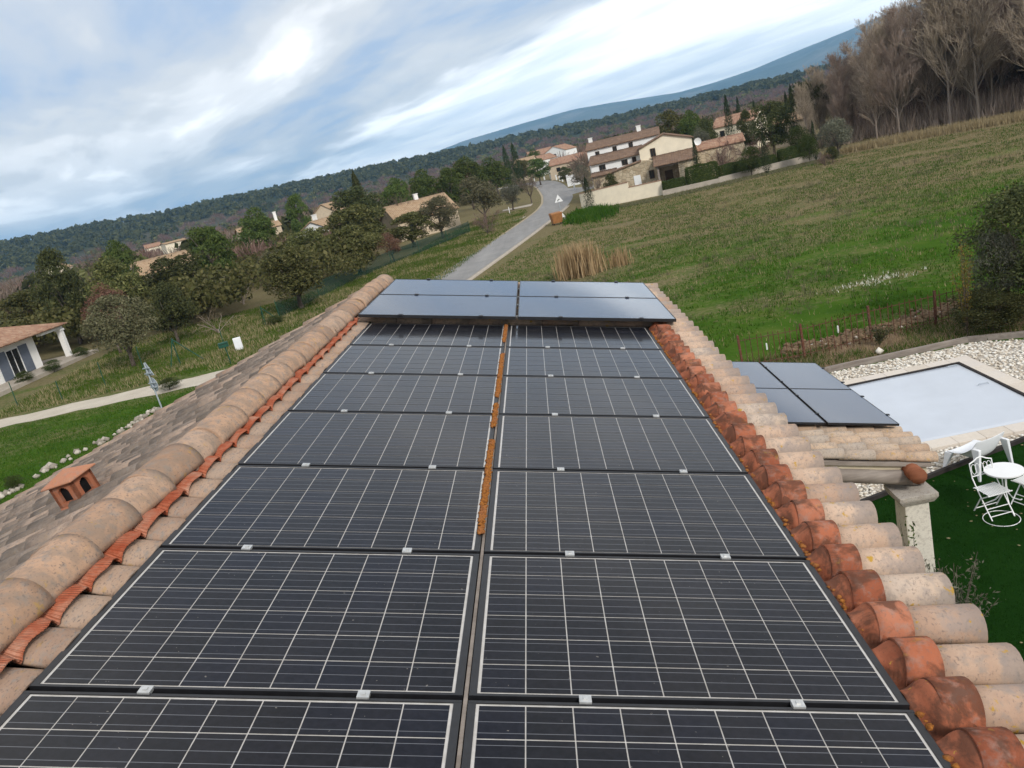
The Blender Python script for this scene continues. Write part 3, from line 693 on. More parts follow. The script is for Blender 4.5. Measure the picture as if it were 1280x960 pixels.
ZB = -0.048                                  # springing of the cover tiles
me_pale = canal_mesh('roof_tile', 0.47, 0.086, 0.101, mat=M['tile_pale'], seg=12, lift=0.012)
me_side = canal_mesh('roof_tile', 0.47, 0.086, 0.101, mat=M['tile_side'], seg=10, lift=0.012)
me_chan = canal_mesh('channel_tile', 0.47, 0.098, 0.086, mat=M['tile_pale'], lift=-0.0, seg=8)
rt = random.Random(3)
def tile(me, parent, x, y, z, flip=False, jit=1.0, name='roof_tile'):
    o = link(name, me, parent, (x + rt.uniform(-.012,.012)*jit, y + rt.uniform(-.006,.006)*jit, z + rt.uniform(-.004,.005)*jit))
    o.rotation_euler = (math.pi if flip else 0, rt.uniform(-.012,.012)*jit, rt.uniform(-.022,.022)*jit)
    return o
NK = -22 if False else int((-7.4 - Y_ROW0)/TS)
for k in range(NK, K_FAR+1):
    y = row_y(k)
    if y < 0.02:                             # beside the in-roof array: the eave tile, then what shows by the ridge
        tile(me_pale, right, 1.60, y, ZB+0.006).scale = (0.85, 1, 1)
        o_c = tile(me_chan, right, 1.64, y+TS/2, ZB+0.026, True, name='channel_tile'); o_c.scale = (0.72,1,1)
        o_ = tile(me_side, right, XA+0.02, y, ZB+0.030, jit=0.6); o_.scale = (0.552, 1.20, 0.52); o_.rotation_euler[1] = 0.13
    else:                                    # full rows under the black panels
        for i in range(9):
            x = 1.53 - 0.405*i
            if x < XA - 0.1: break
            tile(me_pale, right, x, y, ZB+0.004 + (0.0 if i else 0.0))
        for i in range(9):
            x = 1.50 - 0.405*i
            if x < XA - 0.1: break
            tile(me_chan, right, x, y+TS/2, ZB+0.030, True, name='channel_tile')
# the left slope: tiles in view one by one, the rest as one field
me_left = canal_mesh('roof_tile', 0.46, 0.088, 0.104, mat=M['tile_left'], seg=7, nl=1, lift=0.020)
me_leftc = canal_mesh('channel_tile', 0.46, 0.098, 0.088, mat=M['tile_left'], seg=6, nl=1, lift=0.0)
cand = []
for k in range(K_NEAR, K_FAR+1):
    for i in range(int(LS/0.37)):
        s = 0.10 + 0.37*i
        w = np.array([AX - (s+.2)*math.cos(TL), row_y(k), AZ - (s+.2)*math.sin(TL) + 0.05])
        q = proj(w)
        vis = q[2] > 0.3 and -40 < q[0] < 700 and q[1] < 1000
        cand.append((not vis, q[2] if vis else 1e3 + abs(w[1]), k, s))
cand.sort()
FV = []; FF = []
def bake(me, x, y, z, flip=False):
    n = len(me.vertices); co = np.empty(n*3, np.float32); me.vertices.foreach_get('co', co); co = co.reshape(-1,3)
    if flip: co = co*np.array([1,-1,-1])
    o = sum(len(v) for v in FV); FV.append(co + np.array([x + rt.uniform(-.02,.02), y + rt.uniform(-.008,.008), z + rt.uniform(-.006,.008)]))
    for p in me.polygons: FF.append(tuple(o+i for i in p.vertices))
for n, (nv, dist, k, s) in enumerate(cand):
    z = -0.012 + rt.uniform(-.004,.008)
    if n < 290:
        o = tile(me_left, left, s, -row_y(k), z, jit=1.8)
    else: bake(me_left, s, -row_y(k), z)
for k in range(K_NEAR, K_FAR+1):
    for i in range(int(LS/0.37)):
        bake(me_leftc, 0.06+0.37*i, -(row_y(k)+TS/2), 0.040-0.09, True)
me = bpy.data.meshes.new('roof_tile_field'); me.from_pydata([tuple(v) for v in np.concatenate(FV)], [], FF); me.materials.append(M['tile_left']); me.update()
o = link('roof_tile_field', me, left); o['kind'] = 'stuff'
# verge tiles along the far gable
me_verge = canal_mesh('verge_tile', 0.44, 0.10, 0.112, mat=M['tile_side'], seg=8, nl=1, lift=0.02)
for i in range(20): tile(me_verge, left, 0.08+0.38*i, -(YF-0.04), 0.0, jit=1.2, name='verge_tile')
for i in range(9): tile(me_pale, right, 1.53-0.405*i, YF-0.06, ZB+0.03, name='verge_tile')

# ridge tiles, with mortar, and the red crinkled closing strip
me_ridge = canal_mesh('ridge_tile', 0.46, 0.144, 0.134, 0.014, 16, 8, 0.0, M['tile_ridge'], arc=math.pi*0.98)
V_ = np.empty(len(me_ridge.vertices)*3, np.float32); me_ridge.vertices.foreach_get('co', V_); V_ = V_.reshape(-1,3)
t = V_[:,0]/0.46; bulge = 1 + 0.02*np.exp(-((t-0.02)/0.08)**2) - 0.010*np.sin(np.pi*t)
V_[:,1] *= bulge; V_[:,2] *= bulge
me_ridge.vertices.foreach_set('co', V_.ravel()); me_ridge.update()
RS = 0.372
nr_ = int((YF + 8.2)/RS)+1
for i in range(nr_):
    yf = YF + 0.02 - i*RS                     # far (wide) end of the tile
    o = link('ridge_tile', me_ridge, house, (AX + rt.uniform(-.008,.008), yf, AZ + 0.012 + rt.uniform(-.008,.010)))
    o.rotation_euler = (0, R(-0.3) + rt.uniform(-.02,.02), -math.pi/2 + rt.uniform(-.045,.045))
def sheet(name, f, u0, u1, nu, v0, v1, nv, mat, parent, thick=0.003):
    V = []; F = []
    for i in range(nu+1):
        for j in range(nv+1):
            u = u0 + (u1-u0)*i/nu; v = v0 + (v1-v0)*j/nv; V.append(f(u, v))
    for i in range(nu):
        for j in range(nv):
            a = i*(nv+1)+j; F.append((a, a+nv+1, a+nv+2, a+1))
    o = link(name, fast_mesh(name, V, F, mat, True), parent)
    s = o.modifiers.new('thickness', 'SOLIDIFY'); s.thickness = thick; s.offset = -1
    return o
def prof(y, r=0.101):                         # height of the tile sea above ZB at y
    d = (y - Y_ROW0)/TS; d = (d - round(d))*TS
    up_ = math.sqrt(max(0.0, r*r - d*d)) if abs(d) < r else 0.0
    dv = TS/2 - abs(d); lo_ = 0.034 - math.sqrt(max(0, 0.088**2 - dv*dv))*0.75 if dv < 0.088 else -0.02
    return max(up_, lo_)
def crink(x, y):                              # strip between ridge and tiles, dressed over the tiles
    t = (x - (XA+0.04))/0.138
    wav = 0.0016*math.sin(y*430 + 9*math.sin(y*7)) * (0.4 + 0.6*t)
    base = 0.045*(1-t) + (ZB + 0.030 + 0.55*prof(y, 0.115))*t
    return (x + 0.012*math.cos((y-Y_ROW0)/TS*2*math.pi)*t + 0.004*math.sin(y*43)*t, y, base + wav + 0.010)
sheet('ridge_closing_strip', crink, XA+0.04, XA+0.178, 6, -7.4, 0.0, 3000, M['crinkle'], right)
def apron(x, y):                              # terracotta-coloured apron from the array over the tiles
    t = (x - 1.512)/0.20
    d = (y - Y_ROW0)/TS; cell = math.floor(d + 0.5); d = (d - cell)*TS
    k = min(1.0, max(0.0, (t+0.02)/0.42)); k = k*k*(3-2*k)
    rr = 0.048 + 0.063*k + 0.003*math.sin(cell*3.7)        # the hump opens out from the panel edge to a full barrel
    dd = d - 0.030*(1-k)                                    # pinched towards one side
    hump = math.sqrt(max(0.0, rr*rr - dd*dd)) if abs(dd) < rr else 0.0
    valley = -0.012*min(1.0, max(0.0, (abs(dd)-rr)/0.02))
    z = ZB + 0.004*k + 0.024*(1-k) + hump*(0.55+0.42*k) + valley + 0.0012*math.sin(y*41+x*60)
    if t > 0.97: z -= 0.004
    return (x + (0.006*math.sin(cell*5.1) + 0.004*math.sin(y*19))*t, y, z)
me_apt = canal_mesh('apron_tile', 0.132, 0.1075, 0.1125, 0.007, 14, 3, 0.004, M['flash_tile'])
for k in range(NK, 0):
    if row_y(k) < 0.0: tile(me_apt, right, 1.583, row_y(k), ZB+0.010, jit=0.7, name='apron_tile')
sheet('apron_flashing', apron, 1.512, 1.712, 22, -7.6, -0.02, 1600, M['flash'], right, 0.005)

# roof vent in terracotta, lantern shaped
# on the left slope, near the front
vx, vy = -2.98, -3.32
vs_ = (AX - vx)/math.cos(TL)
def roof_vent():
    base = MB()
    bm_ = base
    bm_.hexa([(-.13,-.13,-.16),(.13,-.13,-.10),(.13,.13,-.10),(-.13,.13,-.16),(-.125,-.125,.035),(.125,-.125,.035),(.125,.125,.035),(-.125,.125,.035)])
    b = bm_.build('roof_vent', M['terracotta'], house, loc=(vx, vy, AZ - vs_*math.sin(TL) + 0.06)); b.rotation_euler = (R(4), R(-8), R(-10)); bev(b, 0.015)
    b.scale = (0.86,0.86,0.86); tag(b, 'terracotta lantern-shaped vent with arched openings and pyramid cap')
    # body: four walls, each with two arched openings
    w = 0.118; h0, h1 = 0.035, 0.225
    wb = MB()
    def panel(rot):
        ca, sa = math.cos(rot), math.sin(rot)
        def T(x, y, z): return (x*ca - y*sa, x*sa + y*ca, z)
        def bx(x0, x1, z0, z1, y0=-w, y1=-w+0.026):
            p = [(x0,y0,z0),(x1,y0,z0),(x1,y1,z0),(x0,y1,z0),(x0,y0,z1),(x1,y0,z1),(x1,y1,z1),(x0,y1,z1)]
            wb.add([T(*q) for q in p], [(0,3,2,1),(4,5,6,7),(0,1,5,4),(1,2,6,5),(2,3,7,6),(3,0,4,7)])
        ow = 0.052
        bx(-w, -ow, h0, h1); bx(ow, w, h0, h1); bx(-ow, ow, h0, 0.070)
        n = 10
        for i in range(n):
            a0 = math.pi*i/n; a1 = math.pi*(i+1)/n
            bx(ow*math.cos(a1), ow*math.cos(a0), 0.150 + ow*0.9*math.sin((a0+a1)/2), h1)
    for i in range(4): panel(i*math.pi/2)
    wb.build('vent_body', M['terracotta'], b)
    MB().box(-0.085,0.085,-0.085,0.085,0.036,0.222).build('dark_core', M['blackmat'], b)  # added black core stands in for the shade inside the arched openings
    hat = MB(); q = 0.158
    hat.add([(-q,-q,.225),(q,-q,.225),(q,q,.225),(-q,q,.225),(-q,-q,.240),(q,-q,.240),(q,q,.240),(-q,q,.240),(0,0,.315)],
            [(3,2,1,0),(0,1,5,4),(1,2,6,5),(2,3,7,6),(3,0,4,7),(4,5,8),(5,6,8),(6,7,8),(7,4,8)])
    hh = hat.build('vent_cap', M['terracotta'], b); bev(hh, 0.012, 2)
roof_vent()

# ------------------------------------------------------------------ solar panels
PW, PL = 1.500, 0.990; FH = 0.035
CELL, GAP = 0.1540, 0.0046
me_cell = MB().box(-CELL/2, CELL/2, -0.1528/2, 0.1528/2, -0.0004, 0.0004).mesh('cell', M['cell'])
def frame_mb(W, Lh, h, w):
    mb = MB()
    mb.box(0, W, 0, w, -h, 0); mb.box(0, W, Lh-w, Lh, -h, 0)
    mb.box(0, w, w, Lh-w, -h, -0.0005); mb.box(W-w, W, w, Lh-w, -h, -0.0005); return mb
me_frame = MB().box(0, PW, 0, 0.012, -FH, 0).box(0, PW, PL-0.012, PL, -FH, 0).box(0, 0.0270, 0.012, PL-0.012, -FH, -0.0005).box(PW-0.0270, PW, 0.012, PL-0.012, -FH, -0.0005).mesh('frame', M['blackframe'])
me_back = MB().box(0.012, PW-0.012, 0.012, PL-0.012, -0.012, -0.005).mesh('backsheet', M['sheet'])
me_clamp = MB().box(-0.021, 0.021, -0.019, 0.019, -0.010, 0.0045).box(-0.007, 0.007, -0.007, 0.007, 0.0045, 0.009).mesh('clamp', M['alu'])
ordn = ['farthest', 'second', 'third', 'fourth', 'fifth', 'sixth', 'nearest']
for col, side, ox in ((0, 'left', -1.51), (1, 'right', 0.012)):
    for r_ in range(7):
        y0 = -(r_+1)*PITCH + 0.0125
        lab = f'dark polycrystalline solar panel, {side} column, ' + (f'{ordn[r_]} row from us' if r_ in (0,) else (f'nearest row to us' if r_ == 6 else f'{ordn[r_]} row counted from the far end'))
        if r_ == 0: lab = f'dark polycrystalline solar panel, {side} column, farthest row, just before the black panels'
        p = thing('solar_panel', lab, 'solar panel', roofP(ox, y0), 0, 'polycrystalline panels set into the main roof')
        p.rotation_euler = (0, TH, 0)
        link('frame', me_frame, p); link('backsheet', me_back, p)
        xs = (PW - (9*CELL + 8*GAP))/2; ys = (PL - (6*0.1528 + 5*0.0056))/2
        for i in range(9):
            for j in range(6):
                link('cell', me_cell, p, (xs + CELL/2 + i*(CELL+GAP), ys + 0.1528/2 + j*(0.1528+0.0056), -0.0036))
        if r_ > 0:                        # mid clamps in the joint at the far edge
            for fx in ((0.275, 0.775) if col == 0 else (0.265, 0.745)):
                link('clamp', me_clamp, p, (PW*fx, PL + 0.0125, 0.003))
# tray under the array
MB().box(-1.56, 1.56, -7.2, -0.02, -0.075, -0.050).build('tray', M['blackmat'], right)
MB().box(-0.006, 0.008, -7.2, -0.01, -0.05, -0.012).build('centre_rail', M['wood_grey'], right)
# lichen along the joint and along the right-hand edge (one uncountable crust each)
def crust(name, x0, x1, ya, yb, step, zb, label, h=0.012, dens=1.0, seed=1):
    r = np.random.default_rng(seed); V = []; F = []; n = int((yb-ya)/step*dens)
    y = r.uniform(ya, yb, n); g = np.sin(y*3.1+seed) + np.sin(y*7.7) + 0.8*np.sin(y*17+1)
    y = y[g > -0.9 if dens > 0.8 else g > 0.3]; n = len(y)
    x = r.uniform(x0, x1, n); s = r.uniform(0.006, 0.017, n)
    pts = np.stack([roofP(a, b, zb + r.uniform(-.002,.004)) for a, b in zip(x, y)])
    o = link(name, scatter_stones(name, pts, 0.006, 0.017, M['lichen'], seed, 0.7)); tag(o, label, 'lichen', kind='stuff'); return o
crust('orange_lichen', -0.030, -0.004, -4.98, -0.02, 0.0023, 0.002, 'orange lichen crust along the joint between the two panel columns', seed=2)
crust('edge_lichen', 1.512, 1.532, -6.6, -0.05, 0.022, 0.0, 'patchy orange lichen along the right-hand edge of the panel array', dens=0.95, seed=4)

# all-black panels on rails, far end of the roof and on the porch
def black_panel(W, Lh, base, label, group, clamps, h=0.032):
    p = thing('solar_panel', label, 'solar panel', base, 0, group); p.rotation_euler = (0, TH, 0)
    link('frame', frame_mb(W, Lh, h, 0.010).mesh('frame', M['blackframe']), p)
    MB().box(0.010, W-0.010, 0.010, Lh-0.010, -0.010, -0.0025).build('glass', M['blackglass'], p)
    for (x, y) in clamps: MB().box(x-0.022, x+0.022, y-0.022, y+0.022, -0.004, 0.010).build('clamp', M['blackframe'], p)
    return p
ZP = 0.115; gB = 'all-black panels on rails at the far end of the roof'
bx0, bxm, bx1 = -1.60, 0.100, 1.80; by0, bym, by1 = -0.115, 1.145, 2.36
for i, (xa, xb, sd_) in enumerate(((bx0, bxm-0.010, 'left'), (bxm+0.010, bx1, 'right'))):
    for j, (ya, yb, dp) in enumerate(((by0, bym-0.008, 'nearer'), (bym+0.008, by1, 'farther'))):
        W = xb-xa; Lh = yb-ya
        cl_ = [(W*0.27, Lh+0.008), (W*0.78, Lh+0.008)]
        if j == 0: cl_ += [(W*0.27, -0.008), (W*0.78, -0.008)]
        black_panel(W, Lh, roofP(xa, ya, ZP), f'all-black solar panel at the far end of the roof, {dp} row, {sd_} side', gB, cl_)
for yy in (0.1, 0.78, 1.30, 1.92):
    rl = MB().box(-1.60, 1.82, yy-0.02, yy+0.02, 0.062, 0.081).build('mounting_rail', M['alu'], right)

# ------------------------------------------------------------------ porch beside the house
def porchZ(x): return 3.0 - (x-4.0)*math.tan(TH)
porch = thing('porch', 'tiled lean-to porch carried by a log and a rendered pillar', 'porch', (4.5,1.2,0))
PO = np.array([4.5,1.2,0])
XL, XR, YA, YB = 2.0, 4.96, 1.22, 6.0
cosT = math.cos(TH)
deck = MB().box(0, (XR-0.07-XL)/cosT, 0.02, YB-YA, -0.075, -0.050).build('roof', M['wood_grey'], porch, loc=np.array([XL,YA,porchZ(XL)])-PO)
deck.rotation_euler = (0, TH, 0)
me_pt = canal_mesh('roof_tile', 0.47, 0.086, 0.104, mat=M['tile_porch'], seg=9, lift=0.020)
me_pc = canal_mesh('channel_tile', 0.47, 0.098, 0.086, mat=M['tile_porch'], seg=7, lift=0.0)
LP_ = (XR-XL)/cosT
for k in range(19):
    y = 0.085 + k*TS
    for i in range(7):
        tile(me_pt, deck, LP_-0.47-0.405*i, y, -0.040, jit=1.7)
        tile(me_pc, deck, LP_-0.50-0.405*i, y+TS/2, -0.016, True, jit=1.2, name='channel_tile')
# purlins, boards
def P_(x, y, z): return np.array([x,y,z]) - PO
def slope_board(name, mat, x0, x1, y0, y1, d0, d1):
    mb = MB(); pts = []
    for dz in (d0, d1):
        pts += [P_(x0,y0,porchZ(x0)+dz), P_(x1,y0,porchZ(x1)+dz), P_(x1,y1,porchZ(x1)+dz), P_(x0,y1,porchZ(x0)+dz)]
    return mb.hexa(pts).build(name, mat, porch, bevel=0.004)
slope_board('verge_board', M['wood_grey'], XL, XR-0.10, YA-0.02, YA+0.02, -0.140, -0.085)
slope_board('fascia_board', M['wood_cream'], XL, XR-0.14, YA+0.03, YA+0.07, -0.25, -0.10)
slope_board('rafter', M['wood_cream'], XL, XR-0.10, YA+0.32, YA+0.40, -0.22, -0.08)
slope_board('rafter', M['wood_cream'], XL, XR-0.10, YA+2.2, YA+2.30, -0.22, -0.08)
slope_board('rafter', M['wood_cream'], XL, XR-0.10, YA+4.3, YA+4.40, -0.22, -0.08)
# eave log along y, beam log along x
zc = 2.30
ex_ = 4.60
eave_log = [P_(ex_, y, zc+0.24+0.01*math.sin(y*3)) for y in np.linspace(0.98, YB-0.1, 12)]
MB().tube(eave_log, [0.105]*12, 10).build('eave_log', M['wood_red'], porch, smooth=True)
beam = [P_(x, 1.24+0.02*math.sin(x*2.1), zc+0.10+(4.74-x)*math.tan(TH)+0.012*math.sin(x*2.6)) for x in np.linspace(2.0, 4.74, 12)]
MB().tube(beam, [0.095,0.092,0.098,0.1,0.1,0.095,0.102,0.1,0.104,0.1,0.105,0.1], 10).build('beam_log', M['wood_grey'], porch, smooth=True)
def pillar(cx, cy):
    mb = MB(); a, b = 0.155, 0.175
    mb.hexa([P_(cx-b,cy-b,0),P_(cx+b,cy-b,0),P_(cx+b,cy+b,0),P_(cx-b,cy+b,0),P_(cx-a,cy-a,zc-0.14),P_(cx+a,cy-a,zc-0.14),P_(cx+a,cy+a,zc-0.14),P_(cx-a,cy+a,zc-0.14)])
    p = mb.build('pillar', M['pillar'], porch, bevel=0.015)
    c = MB()
    w0, w1 = 0.20, 0.245
    c.hexa([P_(cx-w0,cy-w0,zc-0.14),P_(cx+w0,cy-w0,zc-0.14),P_(cx+w0,cy+w0,zc-0.14),P_(cx-w0,cy+w0,zc-0.14),P_(cx-w1,cy-w1,zc-0.06),P_(cx+w1,cy-w1,zc-0.06),P_(cx+w1,cy+w1,zc-0.06),P_(cx-w1,cy+w1,zc-0.06)])
    c.box(cx-w1-PO[0], cx+w1-PO[0], cy-w1-PO[1], cy+w1-PO[1], zc-0.059, zc)
    cap = c.build('capital', M['capstone'], p, bevel=0.008)
    return p
pillar(4.56, 1.18); pillar(4.56, 5.7)
gP = 'all-black panels on the porch roof'
def porchP(x, y, h): return np.array([x + h*math.sin(TH), y, porchZ(x) + h*math.cos(TH)])
pan_w = 1.0105
for i, (sd_, xa) in enumerate((('left', 4.915-2*pan_w*cosT-0.02), ('right', 4.915-pan_w*cosT))):
    for j, (ya, dp) in enumerate(((2.16, 'nearer'), (3.85, 'farther'))):
        cl_ = [(pan_w-0.0, 0.40), (pan_w-0.0, 1.30)] if i else [(pan_w+0.01, 0.4), (pan_w+0.01, 1.3)]
        black_panel(pan_w-0.012, 1.672, porchP(xa, ya, 0.0) , f'all-black solar panel on the low porch roof, {dp} row, {sd_} side', gP, cl_)
# plane of those panels is 3.0 m at x = 4: lower the tiles beneath it
deck.location.z -= 0.155
for o in list(porch.children):
    if o != deck and o.name.split('.')[0] in ('verge_board', 'fascia_board', 'rafter'): o.location.z -= 0.125
for yy in (2.5, 3.5, 4.2, 5.2):
    mb = MB(); pts = []
    for dz in (-0.085, -0.035):
        pts += [P_(2.95,yy,porchZ(2.95)+dz), P_(4.93,yy,porchZ(4.93)+dz), P_(4.93,yy+.04,porchZ(4.93)+dz), P_(2.95,yy+.04,porchZ(2.95)+dz)]
    mb.hexa(pts).build('mounting_rail', M['alu'], porch)

# ------------------------------------------------------------------ pool
x0, x1, y0, y1 = POOL
pool = thing('swimming_pool', 'swimming pool closed by a white cover inside pale stone coping', 'pool', ((x0+x1)/2, (y0+y1)/2, 0))
pc = np.array([(x0+x1)/2, (y0+y1)/2])
hx, hy = (x1-x0)/2, (y1-y0)/2
wc = 0.38; n = 0
for (ax, bx, ay, by, nx, ny) in ((-hx-wc, hx+wc, -hy-wc, -hy, 9, 1), (-hx-wc, hx+wc, hy, hy+wc, 9, 1), (-hx-wc, -hx, -hy, hy, 1, 8), (hx, hx+wc, -hy, hy, 1, 8)):
    for i in range(nx):
        for j in range(ny):
            sx = (bx-ax)/nx; sy = (by-ay)/ny
            MB().box(ax+i*sx+0.003, ax+(i+1)*sx-0.003, ay+j*sy+0.003, ay+(j+1)*sy-0.003, -0.02, 0.095).build('coping_stone', M['coping'], pool, bevel=0.006)
MB().box(-hx, hx, -hy, hy, -0.02, 0.030).box(-hx+.002, hx-.002, hy-0.075, hy-.002, 0.031, 0.112).box(hx-0.075, hx-.002, -hy+.002, hy-.078, 0.031, 0.112).build('basin_edge', M['blackedge'], pool)
cv = MB(); nx, ny = 24, 24; V = []; F = []
for i in range(nx+1):
    for j in range(ny+1):
        u, v = i/nx, j/ny
        V.append((-hx+0.07+u*(2*hx-0.14), -hy+0.01+v*(2*hy-0.08), 0.085 + 0.006*math.sin(u*9+v*3)*math.sin(v*7) - 0.03*(1-(2*u-1)**2)*(1-(2*v-1)**2)))
for i in range(nx):
    for j in range(ny): F.append((i*(ny+1)+j, (i+1)*(ny+1)+j, (i+1)*(ny+1)+j+1, i*(ny+1)+j+1))
o = link('cover', fast_mesh('cover', V, F, M['cover'], True), pool)
s = o.modifiers.new('thickness', 'SOLIDIFY'); s.thickness = 0.02
for (hx_, hy_) in ((hx-0.28, hy-0.22), (hx-0.35, hy-1.75)):
    MB().tube([(hx_-0.12, hy_, 0.095), (hx_-0.10, hy_, 0.125), (hx_+0.10, hy_, 0.125), (hx_+0.12, hy_, 0.095)], 0.012, 6).build('handle', M['galv'], pool)

# ------------------------------------------------------------------ garden furniture
tb = G(1255,587,0.72)
table = thing('bistro_table', 'small round white metal bistro table on the lawn', 'table', (tb[0], tb[1], 0.02), R(20))
mb = MB(); nn = 40
mb.prism([(0.30*math.cos(2*math.pi*i/nn), 0.30*math.sin(2*math.pi*i/nn)) for i in range(nn)], 0.685, 0.70)
mb.build('table_top', M['white_paint'], table, bevel=0.004)
MB().tube([(0.29*math.cos(2*math.pi*i/32), 0.29*math.sin(2*math.pi*i/32), 0.68) for i in range(33)], 0.010, 6, False).build('rim', M['white_paint'], table)
for i in range(3):
    a = 2*math.pi*i/3
    pr = [(0.05,0.68),(0.035,0.55),(0.03,0.40),(0.06,0.25),(0.15,0.12),(0.26,0.05),(0.32,0.012),(0.36,0.012)]
    MB().tube([(r_*math.cos(a), r_*math.sin(a), z) for r_, z in pr], 0.011, 6).build('leg', M['white_paint'], table, smooth=True)
def bistro_chair(loc, rz, label):
    t = thing('folding_chair', label, 'chair', loc, rz, 'white metal bistro chairs')
    # local: front towards -y
    st = MB()
    for i in range(11):
        x = -0.18 + 0.036*i; st.box(x-0.012, x+0.012, -0.19, 0.19, 0.436, 0.444)
    for y in (-0.19, -0.06, 0.07, 0.19): st.box(-0.20, 0.20, y-0.008, y+0.008, 0.428, 0.4355)
    st.build('seat', M['white_paint'], t)
    for sx in (-0.205, 0.205):
        MB().tube([(sx, 0.20, 0.0), (sx, 0.02, 0.30), (sx, -0.20, 0.44)], 0.011, 6).build('leg', M['white_paint'], t)
        MB().tube([(sx*0.97, -0.24, 0.0), (sx*0.97, 0.0, 0.32), (sx*0.97, 0.20, 0.62), (sx*0.97, 0.25, 0.86)], 0.011, 6).build('leg', M['white_paint'], t)
    for y, z in ((-0.20, 0.055), (-0.12, 0.16), (0.155, 0.07)):
        MB().tube([(-0.20, y, z), (0.20, y, z)], 0.008, 6).build('stretcher', M['white_paint'], t)
    bk = MB()
    bk.tube([(-0.20, 0.25, 0.86), (-0.12, 0.262, 0.885), (-0.05, 0.268, 0.925), (0, 0.270, 0.935), (0.05, 0.268, 0.925), (0.12, 0.262, 0.885), (0.20, 0.25, 0.86)], 0.012, 6)
    bk.tube([(-0.20, 0.205, 0.64), (0.20, 0.205, 0.64)], 0.010, 6)
    for i in range(5):
        cx = -0.14 + 0.07*i
        bk.tube([(cx + 0.04*math.cos(q), 0.228 + 0.1*(0.0) + 0.018*math.sin(q)*1.1, 0.755 + 0.085*math.sin(q)) for q in np.linspace(0, 2*math.pi, 15)], 0.005, 5, False)
    bk.build('backrest', M['white_paint'], t)
    return t
cs = G(1240,612,0.45)
bistro_chair((cs[0], cs[1], 0.02), R(8), 'white folding metal chair with lacy seat in front of the round table')
c2 = G(1289,601,0.45)
bistro_chair((c2[0], c2[1], 0.02), R(-70), 'white folding metal chair cut off by the right edge of the picture')
# base ring lying under the chair
rg = G(1252,650)
tag(MB().tube([(0.27*math.cos(q), 0.27*math.sin(q), 0.03) for q in np.linspace(0, 2*math.pi, 33)], 0.007, 6, False).build('metal_ring', M['white_paint'], None, loc=(rg[0], rg[1], 0)), 'thin white metal hoop lying on the lawn under the chair', 'hoop')
# moulded lounge chair: shell with four tapering legs
lc = (G(1220,598)*0.5 + G(1200,583)*0.25 + G(1251,582)*0.25)
lounge = thing('lounge_chair', 'low white moulded plastic armchair standing behind the round table', 'chair', (lc[0]+0.05, lc[1]+0.10, 0.02), R(200))
def loft(name, rows, mat, parent, thick):
    nr, nc = len(rows), len(rows[0]); V = [p for r in rows for p in r]; F = []
    for i in range(nr-1):
        for j in range(nc-1): F.append((i*nc+j, i*nc+j+1, (i+1)*nc+j+1, (i+1)*nc+j))
    o = link(name, fast_mesh(name, V, F, mat, True), parent)
    s = o.modifiers.new('thickness', 'SOLIDIFY'); s.thickness = thick; s.offset = 0
    u = o.modifiers.new('sub', 'SUBSURF'); u.levels = 1; u.render_levels = 2
    return o
rows = []
for (y, z, hw, arm) in ((-0.36,0.36,0.30,0.02), (-0.20,0.33,0.30,0.06), (0.02,0.29,0.30,0.14), (0.17,0.31,0.30,0.24), (0.25,0.46,0.30,0.14), (0.33,0.74,0.29,0.02)):
    rows.append([(-hw-0.06, y, z+arm), (-hw, y, z+arm*0.85), (-hw*0.8, y, z+0.01), (0, y, z-0.01), (hw*0.8, y, z+0.01), (hw, y, z+arm*0.85), (hw+0.06, y, z+arm)])
loft('seat_shell', rows, M['white_plastic'], lounge, 0.018)
for sx in (-1, 1):
    for (yt, yb, zt) in ((-0.30, -0.40, 0.37), (0.30, 0.40, 0.60)):
        mb = MB(); xt, xb = sx*0.335, sx*0.40
        mb.hexa([(xb-0.022,yb-0.02,0),(xb+0.022,yb-0.02,0),(xb+0.022,yb+0.02,0),(xb-0.022,yb+0.02,0),
                 (xt-0.035,yt-0.085,zt),(xt+0.03,yt-0.085,zt),(xt+0.03,yt+0.085,zt),(xt-0.035,yt+0.085,zt)])
        mb.build('leg', M['white_plastic'], lounge, bevel=0.012)

# ------------------------------------------------------------------ rusty fence behind the pool
fpts = [np.array(p) for p in ((5.55,14.35), (7.33,14.2), (9.42,14.55), (11.36,14.7), (13.6,14.9))]
fence = thing('iron_fence', 'rusty iron fence of thin pickets along the field edge', 'fence', (fpts[0][0], fpts[0][1], 0))
def FL(p, z=0): return (p[0]-fpts[0][0], p[1]-fpts[0][1], z)
me_post = MB().box(-0.03, 0.03, -0.03, 0.03, -0.1, 1.10).mesh('post', M['rust'])
me_pick = MB().box(-0.009, 0.009, -0.009, 0.009, -0.05, 1.02).add([(-.009,-.009,1.02),(.009,-.009,1.02),(.009,.009,1.02),(-.009,.009,1.02),(0,0,1.07)], [(0,1,4),(1,2,4),(2,3,4),(3,0,4)]).mesh('picket', M['rust'])
rf = random.Random(4)
for p in fpts: link('post', me_post, fence, FL(p), (rf.uniform(-.03,.03), rf.uniform(-.03,.03), 0.1))
for a, b in zip(fpts[:-1], fpts[1:]):
    for z in (0.16, 0.93):
        MB().tube([FL(a, z), FL(b, z)], 0.012, 4).build('rail', M['rust'], fence)
    for i in range(1, 11):
        p = a + (b-a)*i/11; link('picket', me_pick, fence, FL(p), (rf.uniform(-.03,.03), rf.uniform(-.03,.03), 0), (1,1,rf.uniform(.93,1.02)))
